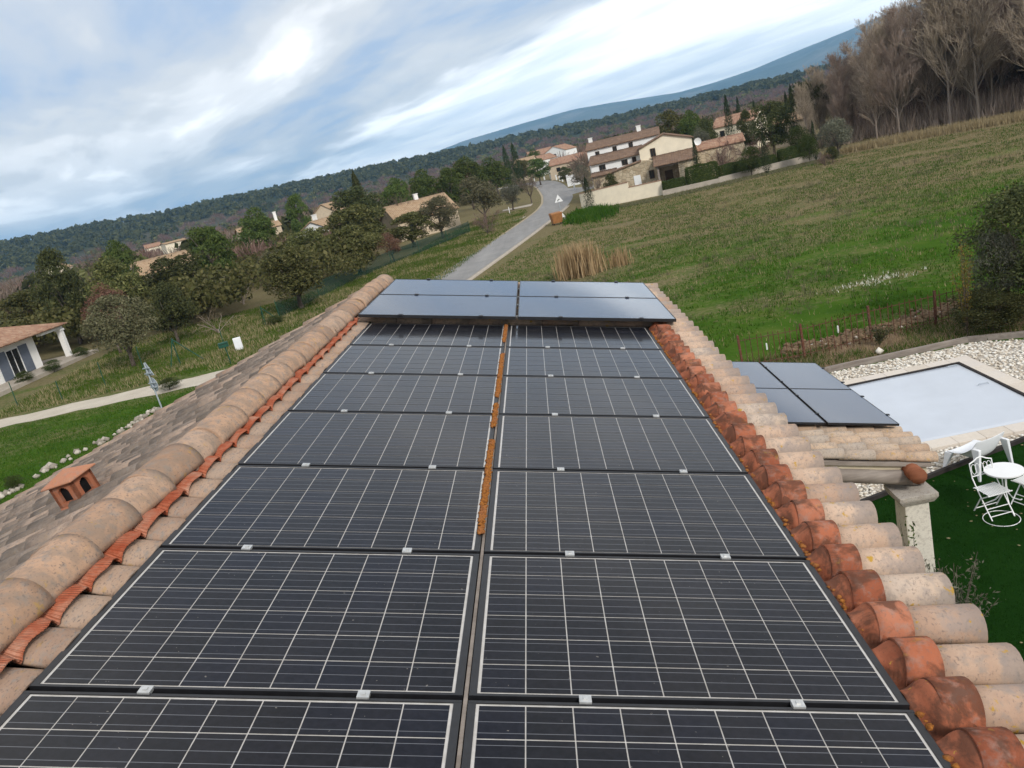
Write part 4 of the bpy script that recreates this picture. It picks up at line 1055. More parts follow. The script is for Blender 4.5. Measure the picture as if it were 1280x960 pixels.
def stake(px, py, h, w, mat, name, label, cat):
    g = G(px, py); o = MB().box(-w, w, -w, w, -0.05, h*0.93).add([(-w,-w,h*.93),(w,-w,h*.93),(w,w,h*.93),(-w,w,h*.93),(0,0,h)], [(0,1,4),(1,2,4),(2,3,4),(3,0,4)]).build(name, mat, None, loc=(g[0], g[1], 0))
    return tag(o, label, cat)
stake(959,437,0.22,0.02,M['white_paint'],'marker_stake','short white marker stake in the grass beyond the first fence bay','stake')
stake(1048,416,0.24,0.02,M['white_paint'],'marker_stake','short white marker stake beyond the second fence bay','stake')
# rubble along the far side of the fence
rubble = thing('rubble_heap', 'low ridge of pale rubble and earth behind the rusty fence', 'rubble', (9.0,15.4,0))
r7 = np.random.default_rng(17)
me_rk = [scatter_stones('stone', np.zeros((1,3)), 0.12, 0.12, plain('rubble_stone%d' % i, c, 0.95, 0.2, 6), 40+i, 0.8) for i, c in enumerate(((0.50,0.44,0.38), (0.34,0.28,0.23), (0.24,0.18,0.14)))]
for i in range(46):
    t = r7.uniform(0, 1); x = 7.4 + 5.4*t; y = 15.3 + 1.8*max(0, t-0.45) + r7.normal(0, 0.22)
    q = r7.uniform(0.25, 0.8); link('stone', me_rk[int(r7.integers(0,3))], rubble, (x-9.0, y-15.4, 0.03*q), (r7.uniform(-.3,.3), r7.uniform(-.3,.3), r7.uniform(0,6)), (q, q, q*0.8))
rs = r7.uniform(0, 1, (700,1)); pts = np.c_[7.0+6.0*rs[:,0], 15.3+1.9*np.maximum(0, rs[:,0]-0.45)+r7.normal(0,.28,700), r7.uniform(-.01,.05,700)]
tag(link('loose_earth', scatter_stones('loose_earth', pts, 0.04, 0.13, M['soil'], 21)), 'loose brown clods of earth along the fence line', 'earth', kind='stuff')
g1 = G(1100,443); tag(link('limestone_block', scatter_stones('limestone_block', np.zeros((1,3)), 0.14, 0.14, M['pebble'], 61, 0.9), None, (g1[0], g1[1], 0.08)), 'lone pale limestone lump on the bank by the fence bush', 'stone')
# dry-stone border on the left lawn
border = thing('stone_border', 'row of rough white stones bordering the grass beside the house', 'stones', (-20,22,0))
me_ws = [scatter_stones('stone', np.zeros((1,3)), 0.17, 0.17, plain('border_stone%d' % i, c, 0.95, 0.25, 5, bump=0.4), 70+i, 0.75) for i, c in enumerate(((0.50,0.45,0.38), (0.38,0.335,0.28), (0.28,0.245,0.20)))]
line = np.array([(-20.8,15.0),(-20.67,17.41),(-20.49,20.54),(-19.82,22.04),(-19.26,24.51),(-19.3,26.9)])
dl = np.r_[0, np.cumsum(np.hypot(*np.diff(line, axis=0).T))]
for i in range(90):
    t = r7.uniform(0, dl[-1]); x = np.interp(t, dl, line[:,0]) + r7.normal(0, .22); y = np.interp(t, dl, line[:,1])
    q = r7.uniform(0.5, 1.25); link('stone', me_ws[int(r7.integers(0,3))], border, (x+20, y-22, 0.06*q), (r7.uniform(-.3,.3), r7.uniform(-.3,.3), r7.uniform(0,6)), (q, q, q))

# ------------------------------------------------------------------ buildings
def wavy_roof(p00, p10, p11, p01, mat, parent, name='roof', amp=0.045, period=0.26, thick=0.10):
    """corrugated tile slope: p00->p10 is the lower edge, p01->p11 the upper edge (all local)"""
    p00, p10, p11, p01 = [np.array(p, float) for p in (p00, p10, p11, p01)]
    Lg = np.linalg.norm(p10-p00); n = max(6, int(Lg/period)*4); nv = max(2, int(np.linalg.norm(p01-p00)/0.8))
    nn = np.cross(p10-p00, p01-p00); nn /= np.linalg.norm(nn)
    V = []; F = []
    for j in range(nv+1):
        for i in range(n+1):
            u = i/n; v = j/nv; p = (p00*(1-u)+p10*u)*(1-v) + (p01*(1-u)+p11*u)*v
            V.append(p + nn*(amp*abs(math.sin(math.pi*u*Lg/period)) + 0.012*math.sin(7*u*Lg+5*v) ))
    for j in range(nv):
        for i in range(n): F.append((j*(n+1)+i, j*(n+1)+i+1, (j+1)*(n+1)+i+1, (j+1)*(n+1)+i))
    o = link(name, fast_mesh(name, V, F, mat), parent)
    s = o.modifiers.new('thickness', 'SOLIDIFY'); s.thickness = thick; s.offset = -1
    return o
def window(parent, p, ux, w, h, frame, pane, depth=0.05, bars=True, name='window'):
    """p: centre on the wall plane (local), ux: horizontal unit vector along the wall, outward = uz x ux"""
    ux = np.array([*ux, 0.0]); uz = np.array([0,0,1.0]); out = np.cross(ux, uz)
    p = np.array(p, float)
    def bx(mb, a0, a1, z0, z1, d0, d1):
        mb.hexa([p+ux*a0+out*d0+uz*z0, p+ux*a1+out*d0+uz*z0, p+ux*a1+out*d1+uz*z0, p+ux*a0+out*d1+uz*z0,
                 p+ux*a0+out*d0+uz*z1, p+ux*a1+out*d0+uz*z1, p+ux*a1+out*d1+uz*z1, p+ux*a0+out*d1+uz*z1])
    mb = MB(); t = 0.07
    bx(mb, -w/2, -w/2+t, -h/2, h/2, -0.02, depth); bx(mb, w/2-t, w/2, -h/2, h/2, -0.02, depth)
    bx(mb, -w/2+t, w/2-t, -h/2, -h/2+t, -0.02, depth); bx(mb, -w/2+t, w/2-t, h/2-t, h/2, -0.02, depth)
    if bars: bx(mb, -0.02, 0.02, -h/2+t, h/2-t, -0.02, depth-0.01)
    o = mb.build(name, frame, parent)
    g = MB(); bx(g, -w/2+t, w/2-t, -h/2+t, h/2-t, -0.015, 0.012); g.build('pane', pane, o)
    return o
def slab(parent, name, mat, x0, x1, y0, y1, z0, z1, bevel=0):
    return MB().box(x0, x1, y0, y1, z0, z1).build(name, mat, parent, bevel=bevel)
def gable_y(parent, mat, x0, x1, y0, y1, he, hr, name='wall', heR=None):
    """house block with its ridge along y (gable towards us)"""
    xm = (x0+x1)/2; heR = he if heR is None else heR
    pr = [(x0,0),(x1,0),(x1,heR),(xm,hr),(x0,he)]; n = 5
    return MB().add([(x,y0,z) for x,z in pr] + [(x,y1,z) for x,z in pr], [tuple(range(n)), tuple(range(2*n-1,n-1,-1))] + [(i,n+i,n+(i+1)%n,(i+1)%n) for i in range(n)]).build(name, mat, parent)
def gable_x(parent, mat, x0, x1, y0, y1, he, hr, name='wall', heB=None):
    ym = (y0+y1)/2; heB = he if heB is None else heB
    pr = [(y0,0),(y1,0),(y1,heB),(ym,hr),(y0,he)]; n = 5
    return MB().add([(x0,y,z) for y,z in pr] + [(x1,y,z) for y,z in pr], [tuple(range(n-1,-1,-1)), tuple(range(n,2*n))] + [(i,(i+1)%n,n+(i+1)%n,n+i) for i in range(n)]).build(name, mat, parent)
def roof_y(parent, mat, x0, x1, y0, y1, he, hr, ov=0.25):
    xm = (x0+x1)/2; k = (hr-he)/(xm-x0)
    wavy_roof((x0-ov,y1+ov,he-ov*k+.05), (x0-ov,y0-ov,he-ov*k+.05), (xm,y0-ov,hr+.05), (xm,y1+ov,hr+.05), mat, parent)
    wavy_roof((x1+ov,y0-ov,he-ov*k+.05), (x1+ov,y1+ov,he-ov*k+.05), (xm,y1+ov,hr+.05), (xm,y0-ov,hr+.05), mat, parent)
def roof_x(parent, mat, x0, x1, y0, y1, he, hr, ov=0.25):
    ym = (y0+y1)/2; k = (hr-he)/(ym-y0)
    wavy_roof((x0-ov,y0-ov,he-ov*k+.05), (x1+ov,y0-ov,he-ov*k+.05), (x1+ov,ym,hr+.05), (x0-ov,ym,hr+.05), mat, parent)
    wavy_roof((x1+ov,y1+ov,he-ov*k+.05), (x0-ov,y1+ov,he-ov*k+.05), (x0-ov,ym,hr+.05), (x1+ov,ym,hr+.05), mat, parent)
def chimney(parent, x, y, z0, z1, w=0.3, mat=None):
    m_ = mat or M['render_white']
    c = slab(parent, 'chimney', m_, x-w, x+w, y-w, y+w, z0, z1)
    MB().box(x-w-.06, x+w+.06, y-w-.06, y+w+.06, z1+.001, z1+.10).build('chimney_cap', m_, c)

# the old farmhouse beyond the field
fx, fy = 13.45, 87.79
farm = thing('farmhouse', 'old farmhouse with cream gable, stone front and brown tiled roofs', 'house', (fx, fy, 0), R(-9.42))
gable_y(farm, M['render_cream'], 0.0, 6.1, 0.0, 9.0, 5.08, 6.12); roof_y(farm, M['roof_old'], 0.0, 6.1, 0.0, 9.0, 5.10, 6.14, 0.22)
window(farm, (1.55,0,4.40), (1,0), 0.62, 0.95, M['shutter_brown'], M['glass_dark'])
window(farm, (1.05,-2.02,2.10), (1,0), 0.60, 0.95, M['shutter_brown'], M['glass_dark'])
slab(farm, 'sill', M['rubble'], 1.05, 2.05, -0.12, 0.0, 3.76, 3.88)
# stone front
mb = MB(); pr = [(-3.2,0),(1.7,0),(1.7,3.55),(0.2,3.78),(-3.2,3.30)]; n = 5
mb.add([(x,-2.0,z) for x,z in pr] + [(x,1.0,z) for x,z in pr], [tuple(range(n)), tuple(range(2*n-1,n-1,-1))] + [(i,n+i,n+(i+1)%n,(i+1)%n) for i in range(n)]).build('stone_wall', M['rubble'], farm)
wavy_roof((-3.45,1.2,3.33), (-3.45,-2.2,3.33), (0.05,-2.2,3.86), (0.05,1.2,3.86), M['roof_old'], farm)
d_ = slab(farm, 'door', M['white_paint'], -1.05, -0.25, -2.06, -1.99, 0.15, 2.35)
MB().box(-0.36, -0.30, -2.10, -2.061, 1.15, 1.25).build('handle', M['galv'], d_)
# lean-to porch on the right
slab(farm, 'stone_wall', M['rubble'], 4.1, 5.95, -5.0, -0.01, 0, 3.0)
mb = MB(); mb.hexa([(5.6,-5.0,2.99),(5.95,-5.0,2.99),(5.95,-0.02,2.99),(5.6,-0.02,2.99),(5.6,-5.0,3.02),(5.95,-5.0,3.02),(5.95,-0.02,3.86),(5.6,-0.02,3.86)]); mb.build('stone_wall', M['rubble'], farm)
slab(farm, 'stone_wall', M['rubble'], 1.70, 4.098, -0.9, -0.01, 0, 3.4)
slab(farm, 'post', M['wood_grey'], 1.75, 1.95, -4.9, -4.7, 0, 3.0)
slab(farm, 'lintel', M['wood_grey'], 1.6, 4.1, -5.0, -4.75, 2.78, 2.98)
wavy_roof((1.4,-5.3,3.02), (6.2,-5.3,3.02), (6.2,-0.02,3.95), (1.4,-0.02,3.95), M['roof_old'], farm)
dr = slab(farm, 'door', M['shutter_brown'], 2.5, 3.4, -0.96, -0.90, 0, 2.1); MB().box(3.25,3.30,-0.99,-0.961,1.0,1.1).build('handle', M['galv'], dr)
# stone annex far right
gable_x(farm, M['rubble'], 6.5, 12.0, 3.0, 8.0, 3.3, 4.1); roof_x(farm, M['roof_red'], 6.5, 12.0, 3.0, 8.0, 3.32, 4.12, 0.2)
# white long wing behind
gable_x(farm, M['render_white'], -6.9, 2.4, 10.0, 18.6, 6.12, 7.0); roof_x(farm, M['roof_old'], -6.9, 2.4, 10.0, 18.6, 6.14, 7.02, 0.25)
for x, z, h in ((-3.3,5.55,0.75), (-1.2,5.60,0.75), (-5.6,5.5,0.6)): window(farm, (x,10.0,z), (1,0), 0.55, h, M['shutter_brown'], M['glass_dark'])
chimney(farm, -6.55, 14.3, 6.9, 7.55, 0.25); chimney(farm, 0.0, 14.3, 6.9, 7.7, 0.28)
slab(farm, 'wall', M['render_white'], -6.3, -0.02, 4.9, 9.99, 0, 4.35)
wavy_roof((-6.6,4.55,4.42), (0.2,4.55,4.42), (0.2,9.98,5.35), (-6.6,9.98,5.35), M['roof_old'], farm)
for x, w in ((-2.1,0.75), (-4.9,0.8)): window(farm, (x,4.9,3.85), (1,0), w, 0.65, M['shutter_brown'], M['glass_dark'])
window(farm, (-0.9,4.9,3.9), (1,0), 0.5, 0.7, M['shutter_brown'], M['glass_dark'])
slab(farm, 'wall', M['rubble'], -6.2, -3.4, 2.9, 4.89, 0, 3.1)
wavy_roof((-6.4,2.6,3.05), (-3.2,2.6,3.05), (-3.2,4.88,3.45), (-6.4,4.88,3.45), M['roof_old'], farm)
# dish
dish = MB(); 
dv = [(6.75+0.42*math.cos(a)*s, 1.0-0.14*(1-s*s)*0+0.10*s*s*-1, 4.45+0.42*math.sin(a)*s) for s in (0.001,0.35,0.7,1.0) for a in np.linspace(0, 2*math.pi, 20, endpoint=False)]
df = [(i*20+j, i*20+(j+1)%20, (i+1)*20+(j+1)%20, (i+1)*20+j) for i in range(3) for j in range(20)]
dish.add(dv, df); dish.tube([(6.75,1.0,4.45),(6.75,1.2,4.1),(6.75,3.1,3.9)], 0.03, 5)
dish.build('satellite_dish', M['white_paint'], farm)

# garden wall of the farm, with its step, and the low wall carrying the hedge
def long_wall(name, label, A, B, prof_, mat, thick=0.3, cap=None):
    A = np.array(A); B = np.array(B); d = (B-A); Lg = np.linalg.norm(d); yaw = math.atan2(d[1], d[0])
    w = thing(name, label, 'wall', (A[0], A[1], 0), yaw)
    for i, (s0, s1, z0, z1) in enumerate(prof_):
        MB().hexa([(s0,0,-.2),(s1,0,-.2),(s1,thick,-.2),(s0,thick,-.2),(s0,0,z0),(s1,0,z1),(s1,thick,z1),(s0,thick,z0)]).build('wall_section', mat, w)
        if cap: MB().hexa([(s0,-.05,z0+.003),(s1-.01,-.05,z1+.003),(s1-.01,thick+.05,z1+.003),(s0,thick+.05,z0+.003),(s0,-.05,z0+.07),(s1-.01,-.05,z1+.07),(s1-.01,thick+.05,z1+.07),(s0,thick+.05,z0+.07)]).build('coping', cap, w)
    return w
a, m_, b = G(728,264), G(788,252), G(829,243.3)
Lw = np.linalg.norm((b-a)[:2]); Lm = np.linalg.norm((m_-a)[:2])
long_wall('garden_wall', 'tall cream rendered garden wall with a step in its top', a[:2], b[:2], [(0, Lm, 1.92, 2.08), (Lm, Lw, 1.50, 1.52)], M['render_cream'], 0.3, M['roof_red'])
mb_ = [G(829,244.5), G(900,229), G(960,214), G(1027,198)]
lw = thing('low_wall', 'low pale concrete wall in front of the clipped hedges', 'wall', (mb_[0][0], mb_[0][1], 0))
for p, q, h in ((mb_[0], mb_[1], 0.52), (mb_[1], mb_[2], 0.62), (mb_[2], mb_[3], 0.66)):
    p = p-mb_[0]; q = q-mb_[0]; d = (q-p)[:2]/np.linalg.norm((q-p)[:2]); n_ = np.array([-d[1], d[0]])*0.25
    MB().hexa([(p[0],p[1],-.1),(q[0],q[1],-.1),(q[0]+n_[0],q[1]+n_[1],-.1),(p[0]+n_[0],p[1]+n_[1],-.1),(p[0],p[1],h),(q[0],q[1],h),(q[0]+n_[0],q[1]+n_[1],h),(p[0]+n_[0],p[1]+n_[1],h)]).build('wall_section', M['concrete'], lw)

# the white house at the left edge
wh = thing('white_house', 'white single-storey house with grey-blue shutters and red tiled roof', 'house', (-40.4, 51.2, 0))
# local: wall facing +x at x=0, running back along -y
slab(wh, 'wall', M['render_white'], -9.0, 0.0, -16.0, 0.0, 0, 2.75)
slab(wh, 'terrace', M['concrete'], -9.0, 2.6, -16.0, 3.6, 0, 0.28)
for (cx, cy) in ((0.55, 2.75), (-6.0, 2.75)):
    c_ = slab(wh, 'column', M['render_white'], cx-0.2, cx+0.2, cy-0.2, cy+0.2, 0.28, 2.45, 0.02)
    MB().box(cx-0.27, cx+0.27, cy-0.27, cy+0.27, 2.45, 2.60).build('capital', M['render_white'], c_)
slab(wh, 'beam', M['render_white'], -6.3, 0.75, 2.55, 2.95, 2.61, 2.85); slab(wh, 'beam', M['render_white'], 0.35, 0.75, 0.01, 2.54, 2.61, 2.85)
xr_, xl_, y0_, y1_, ze, zr_ = 1.05, -9.6, -16.5, 3.35, 2.92, 4.55; xm_ = -4.4
wavy_roof((xr_,y0_,ze), (xr_,y1_,ze), (xm_,y1_-5.2,zr_), (xm_,y0_,zr_), M['roof_red'], wh)
wavy_roof((xr_,y1_,ze), (xl_,y1_,ze), (xm_-.02,y1_-5.2,zr_), (xm_+.02,y1_-5.2,zr_), M['roof_red'], wh)
wavy_roof((xl_,y1_,ze), (xl_,y0_,ze), (xm_,y0_,zr_), (xm_,y1_-5.2,zr_), M['roof_red'], wh)
w_ = window(wh, (0,-2.9,1.35), (0,1), 1.5, 2.1, M['white_paint'], M['glass_dark'], 0.06)
for y in (-4.22, -1.58): slab(wh, 'shutter', M['shutter_blue'], 0.012, 0.07, y-0.52, y+0.52, 0.32, 2.42)
slab(wh, 'shutter', M['shutter_blue'], 0.012, 0.07, -8.9, -8.2, 0.32, 2.42)

# houses among the trees
def far_house(px, py, D, W, Lh, he, hr, wall, roof, label, yaw=0.0, along='x', wins=(), chim=None, name='house'):
    p = at(px, py, D); vd = math.degrees(math.atan2(p[0]-CAM[0], p[1]-CAM[1]))
    h = thing(name, label, 'house', (p[0], p[1], 0), R(-vd + yaw))
    if along == 'x': gable_x(h, wall, -W/2, W/2, 0, Lh, he, hr); roof_x(h, roof, -W/2, W/2, 0, Lh, he+.02, hr+.02)
    else: gable_y(h, wall, -W/2, W/2, 0, Lh, he, hr); roof_y(h, roof, -W/2, W/2, 0, Lh, he+.02, hr+.02)
    for (x, z, w, hh) in wins: window(h, (x,0,z), (1,0), w, hh, M['shutter_brown'], M['glass_dark'], bars=False)
    if chim: chimney(h, chim[0], chim[1], hr-0.6, hr+chim[2], 0.28)
    return h
far_house(531,255,112, 9.0, 9.0, 2.6, 4.9, M['render_beige'], M['roof_tan'], 'house with a broad tan tiled roof and white chimney among the oaks', 18, 'x', ((-2.5,1.5,1,1.2),(2.5,1.5,1,1.2)), (0.4,4.6,0.75))
far_house(389,280,122, 6.2, 8, 3.6, 5.2, M['render_white'], M['roof_tan'], 'pale house showing its gable end above the left oaks', -28, 'y', ((0.6,2.9,1.3,0.9),), (-1.8,5,0.8))
far_house(402,258,158, 5.5, 8, 5.2, 7.2, M['render_beige'], M['roof_tan'], 'beige house half hidden behind the pale gabled house', -20, 'y', ((0,4.2,0.9,1.0),))
far_house(318,262,165, 8.0, 7, 5.2, 6.4, M['render_beige'], M['roof_tan'], 'low beige house with a tall white chimney far left', 8, 'x', ((-2,3.8,0.9,1.0),(2,3.8,0.9,1.0)), (3.9,3,1.5))
far_house(216,294,200, 4.6, 6, 6.6, 6.9, M['render_cream'], M['roof_tan'], 'small cream block of a house below the wooded hill', 10, 'x', ((0.8,5,0.8,1.0),))
far_house(205,318,118, 7.5, 8, 3.6, 5.5, M['render_beige'], M['roof_tan'], 'house of which only the tan roof shows over the dark oaks', 14, 'x')
far_house(60,322,260, 7, 7, 6.5, 8.4, M['render_cream'], M['roof_tan'], 'tiny cream house at the far left foot of the hill', -15, 'y', ((0,5.4,1,1.2),))
far_house(182,281,300, 5, 6, 6.2, 7.4, M['render_cream'], M['roof_red'], 'tiny house with reddish roof under the hill', 5, 'x', ((-1,4.8,0.9,1.1),(1.2,4.8,0.9,1.1)))
far_house(653,196,250, 6.0, 7, 5.5, 6.6, M['render_beige'], M['roof_tan'], 'small ochre house just left of the road bend', -10, 'x', ((0,4.3,1,1.1),))
far_house(683,202,262, 8.5, 7, 4.6, 6.2, M['render_white'], M['roof_red'], 'white house with red roof behind the road bend', 35, 'x', ((-2,3.2,1,1.2),(1.5,3.2,1,1.2)))
far_house(694,196,285, 9, 8, 6.0, 8.0, M['render_white'], M['roof_red'], 'taller white house with red gable behind the road bend', -30, 'y', ((0,4.8,1,1.2),))
far_house(710,208,200, 9.5, 7, 3.4, 4.9, M['render_beige'], M['roof_red'], 'long beige building left of the white farm wing', -14, 'x', ((-2.5,2.2,1,1.0),(2.5,2.2,1,1.0)))
far_house(676,188,330, 10, 8, 6.2, 8.2, M['render_beige'], M['roof_red'], 'red-roofed house farthest up the village street', 12, 'x', ((-2.5,4.5,1,1.2),(2.5,4.5,1,1.2)))
far_house(915,148,140, 7.0, 8, 4.6, 6.0, M['render_cream'], M['roof_red'], 'cream house with red tiled roof between the cypresses', -16, 'x', ((-1.9,3.4,0.8,1.1),(1.6,3.4,0.8,1.1)))
far_house(990,165,128, 5.0, 5, 3.4, 4.4, M['render_beige'], M['roof_tan'], 'small beige building behind the umbrella-shaped evergreen', -10, 'x', ((0.5,2.2,0.8,1.0),))
far_house(1024,106,230, 9, 8, 6.8, 8.4, M['render_beige'], M['roof_tan'], 'tan-roofed house high up beside the bare grove', -15, 'x', ((-2,5.0,1,1.2),(2,5.0,1,1.2)))

# ------------------------------------------------------------------ along the road
bp = G(697,280.5)
bin_ = thing('waste_bin', 'brown wheeled waste bin standing at the kerb', 'bin', (bp[0], bp[1], 0.0), R(15))
M['bin'] = plain('brown_plastic', (0.30,0.135,0.05), 0.55, 0.2, 4); M['rubber'] = plain('black_rubber', (0.02,0.02,0.02), 0.8, 0.2, 5)
MB().hexa([(-.48,-.36,.16),(.48,-.36,.16),(.48,.36,.16),(-.48,.36,.16),(-.60,-.46,1.08),(.60,-.46,1.08),(.60,.46,1.08),(-.60,.46,1.08)]).build('body', M['bin'], bin_, bevel=0.03)
MB().hexa([(-.63,-.50,1.085),(.63,-.50,1.085),(.63,.52,1.085),(-.63,.52,1.085),(-.56,-.42,1.20),(.56,-.42,1.20),(.56,.46,1.25),(-.56,.46,1.25)]).build('lid', M['bin'], bin_, bevel=0.03)
for x in (-.42, .42):
    for y in (-.30, .30): MB().tube([(x-.03,y,.09),(x+.03,y,.09)], 0.09, 12).build('wheel', M['rubber'], bin_)
def tri_plate(mb, cx, z, s, y, t=0.012):
    p = [(cx-s, z), (cx+s, z), (cx, z+s*1.73)]
    mb.add([(x,y-t,q) for x,q in p] + [(x,y+t,q) for x,q in p], [(0,1,2),(5,4,3),(0,3,4,1),(1,4,5,2),(2,5,3,0)])
sp = G(702,268)
sgn = thing('road_sign', 'white triangular bend-warning sign on a post behind the bin', 'sign', (sp[0], sp[1], 0), R(5))
MB().tube([(0,0.03,0),(0,0.03,2.25)], 0.03, 6).build('post', M['galv'], sgn)
mb = MB(); tri_plate(mb, 0, 1.45, 0.50, 0); mb.build('plate', M['white_paint'], sgn)
M['red_paint'] = plain('red_paint', (0.45,0.05,0.04), 0.5, 0.1, 4); M['black_paint'] = plain('black_paint', (0.02,0.02,0.02), 0.5, 0.1, 4)
mb = MB(); mb.tube([(-.12,-.02,1.55),(-.10,-.02,1.68),(0.04,-.02,1.76),(0.12,-.02,1.72)], 0.045, 5); mb.build('bend_symbol', M['black_paint'], sgn)
sp2 = G(703,276)
sg2 = thing('portable_sign', 'white triangular portable sign on a frame beside the bin', 'sign', (sp2[0], sp2[1], 0), R(5))
mb = MB(); tri_plate(mb, 0, 0.35, 0.42, 0); mb.build('plate', M['white_paint'], sg2)
for x in (-.3,.3): MB().tube([(x,0.02,0.4),(x*1.15,0.35,0.0)], 0.02, 5).build('leg', M['galv'], sg2); MB().tube([(x,-0.02,0.4),(x*1.15,-0.2,0.0)], 0.02, 5).build('leg', M['galv'], sg2)
mb = MB(); mb.tube([(-.10,-.02,0.42),(0.0,-.02,0.62),(0.10,-.02,0.45)], 0.035, 5); mb.build('symbol', M['black_paint'], sg2)
# white bollards round the outside of the bend
ords = ['first','second','third','fourth','fifth','sixth','seventh']
z3 = lambda x, y: (620+x/8, 180+y/8)
for i, (x, y) in enumerate(((385,372),(487,358),(549,354),(608,362),(640,368),(667,376),(727,414))):
    g = G(*z3(x, y)); h = 1.15
    b_ = thing('bollard', f'white bollard at the road bend, {ords[i]} from the left', 'bollard', (g[0], g[1], 0), 0, 'white bollards round the bend')
    MB().box(-.17,.17,-.17,.17,-.1,h).build('post', M['white_paint'], b_); MB().box(-.21,.21,-.21,.21,h+.002,h+.12).build('cap', M['white_paint'], b_)
gp_ = G(*z3(805, 408))
gt = thing('gate_panel', 'white gate panel with dark scrollwork at the farm entrance', 'gate', (gp_[0], gp_[1], 0), R(-8))
MB().box(-1.25,1.25,-.08,.08,0,1.95).build('panel', M['white_paint'], gt)
mb = MB(); mb.tube([(0.75*math.cos(q)*1.0, -.10, 1.0+0.45*math.sin(q)) for q in np.linspace(0.2, 5.4, 18)], 0.05, 5); mb.tube([(-.9,-.10,.25),(-.3,-.10,.7),(0.3,-.10,.3)], 0.04, 5); mb.build('scrollwork', M['black_paint'], gt)
for x in (-1.45, 1.45): MB().box(x-.18,x+.18,-.18,.18,0,2.15).build('gate_post', M['white_paint'], gt)
gs = G(*z3(790, 460)); tag(MB().box(-.13,.13,-.13,.13,-.05,0.95).build('marker_post', M['white_paint'], None, loc=gs), 'short white marker post where the side road joins', 'post')
gs = G(*z3(140, 700)); tag(MB().box(-.05,.05,-.05,.05,-.05,1.0).build('marker_post', M['white_paint'], None, loc=gs), 'slim white post beside the garden path left of the road', 'post')

# road sign seen from behind, left of the house
sb = G(207,522)
rs = thing('road_sign', 'grey backs of a triangular and a round traffic sign on a leaning pole', 'sign', (sb[0], sb[1], 0), R(-35))
rs.rotation_euler[1] = R(-3)
top = 2.62
MB().tube([(0,0,0),(0,0,top)], 0.036, 8).build('pole', M['galv'], rs)
mb = MB(); tri_plate(mb, 0, top-0.62, 0.36, 0.06, 0.010); mb.build('triangle_plate', M['galv'], rs)
mb = MB(); mb.prism([(0.33*math.cos(q), 0.33*math.sin(q)) for q in np.linspace(0, 2*math.pi, 28, endpoint=False)], -0.010, 0.010)
o = mb.build('round_plate', M['galv'], rs, loc=(0, 0.06, top-1.05)); o.rotation_euler = (R(90), 0, 0)
for z in (top-0.5, top-0.25, top-0.95, top-1.15): MB().box(-.25,.25,-.045,-.037+.082,z-.02,z+.02).build('bracket', M['galv'], rs)
# letter box, meter box, stakes along the verge
lb = G(289,455.5)
lbx = thing('letter_box', 'green letter box on a thin post beside the verge', 'letter box', (lb[0], lb[1], 0), R(20))
MB().tube([(0,0,0),(0,0,1.15)], 0.028, 6).build('post', M['green_metal'], lbx)
MB().box(-.34,.20,-.16,.16,1.05,1.34).build('box', M['green_metal'], lbx, bevel=0.02); MB().box(-.28,.14,-.172,-.161,1.24,1.27).build('slot', M['black_paint'], lbx)
ub = G(300,437)
utb = thing('meter_box', 'white electricity meter cabinet standing on the verge', 'cabinet', (ub[0], ub[1], 0), R(20))
MB().box(-.24,.24,-.14,.14,0,0.78).build('cabinet', M['white_paint'], utb, bevel=0.02); MB().box(-.20,.20,-.152,-.141,.12,.70).build('door', M['white_plastic'], utb)
def braced(px, py, h, label, d1=(1.0,0.3), d2=(-0.5,0.9)):
    g = G(px, py); t = thing('fence_post', label, 'fence post', (g[0], g[1], 0))
    MB().tube([(0,0,0),(0,0,h)], 0.035, 6).build('post', M['green_metal'], t)
    for d in (d1, d2): MB().tube([(0,0,h*.95),(d[0]*1.1,d[1]*1.1,0)], 0.03, 6).build('brace', M['green_metal'], t)
braced(226,456,1.75,'green braced fence post between the traffic sign and the letter box', (1.3,0.2), (-0.35,-0.5))
braced(333,408,1.5,'green braced fence post under the large oak')
for i, (px, py, h, tx_) in enumerate(((23,509,1.6,'thin fence stake nearest the white house wall'), (132,482,1.5,'thin fence stake right of the white house terrace'), (180,463,1.6,'thin fence stake just left of the traffic sign'), (78,500,1.2,'thin fence stake in front of the white house terrace'), (283,440,1.5,'thin fence stake just left of the letter box'))):
    g = G(px, py); tag(MB().tube([(0,0,-.05),(0.03,0.02,h)], 0.028, 5).build('fence_stake', M['green_metal'], None, loc=g), tx_, 'stake')
# green mesh fence in front of the oaks along the road
m = Mat('green_windbreak_mesh'); tr = m.n.new('ShaderNodeBsdfTransparent'); mx = m.n.new('ShaderNodeMixShader'); mx.inputs[0].default_value = 0.38
m.set(Base_Color=(0.022,0.060,0.045), Roughness=0.8); m.l.new(tr.outputs[0], mx.inputs[1]); m.l.new(m.b.outputs[0], mx.inputs[2]); m.l.new(mx.outputs[0], m.n['Material Output'].inputs['Surface']); M['mesh'] = m.m
mf = [G(350,398), G(400,372), G(450,347), G(490,330), G(525,316), G(560,302), G(588,290)]
mfe = thing('mesh_fence', 'green windbreak mesh fence in front of the oaks by the road', 'fence', (mf[0][0], mf[0][1], 0))
for i, p in enumerate(mf):
    q = p-mf[0]; MB().tube([(q[0],q[1],-.05),(q[0],q[1],1.4)], 0.03, 6).build('post', M['green_metal'], mfe)
    if i < len(mf)-1:
        e_ = mf[i+1]-mf[0]; MB().box(0, np.linalg.norm((e_-q)[:2]), -.012, .012, 0.05, 1.3).build('mesh_panel', M['mesh'], mfe, loc=(q[0],q[1],0)).rotation_euler = (0,0,math.atan2(e_[1]-q[1], e_[0]-q[0]))

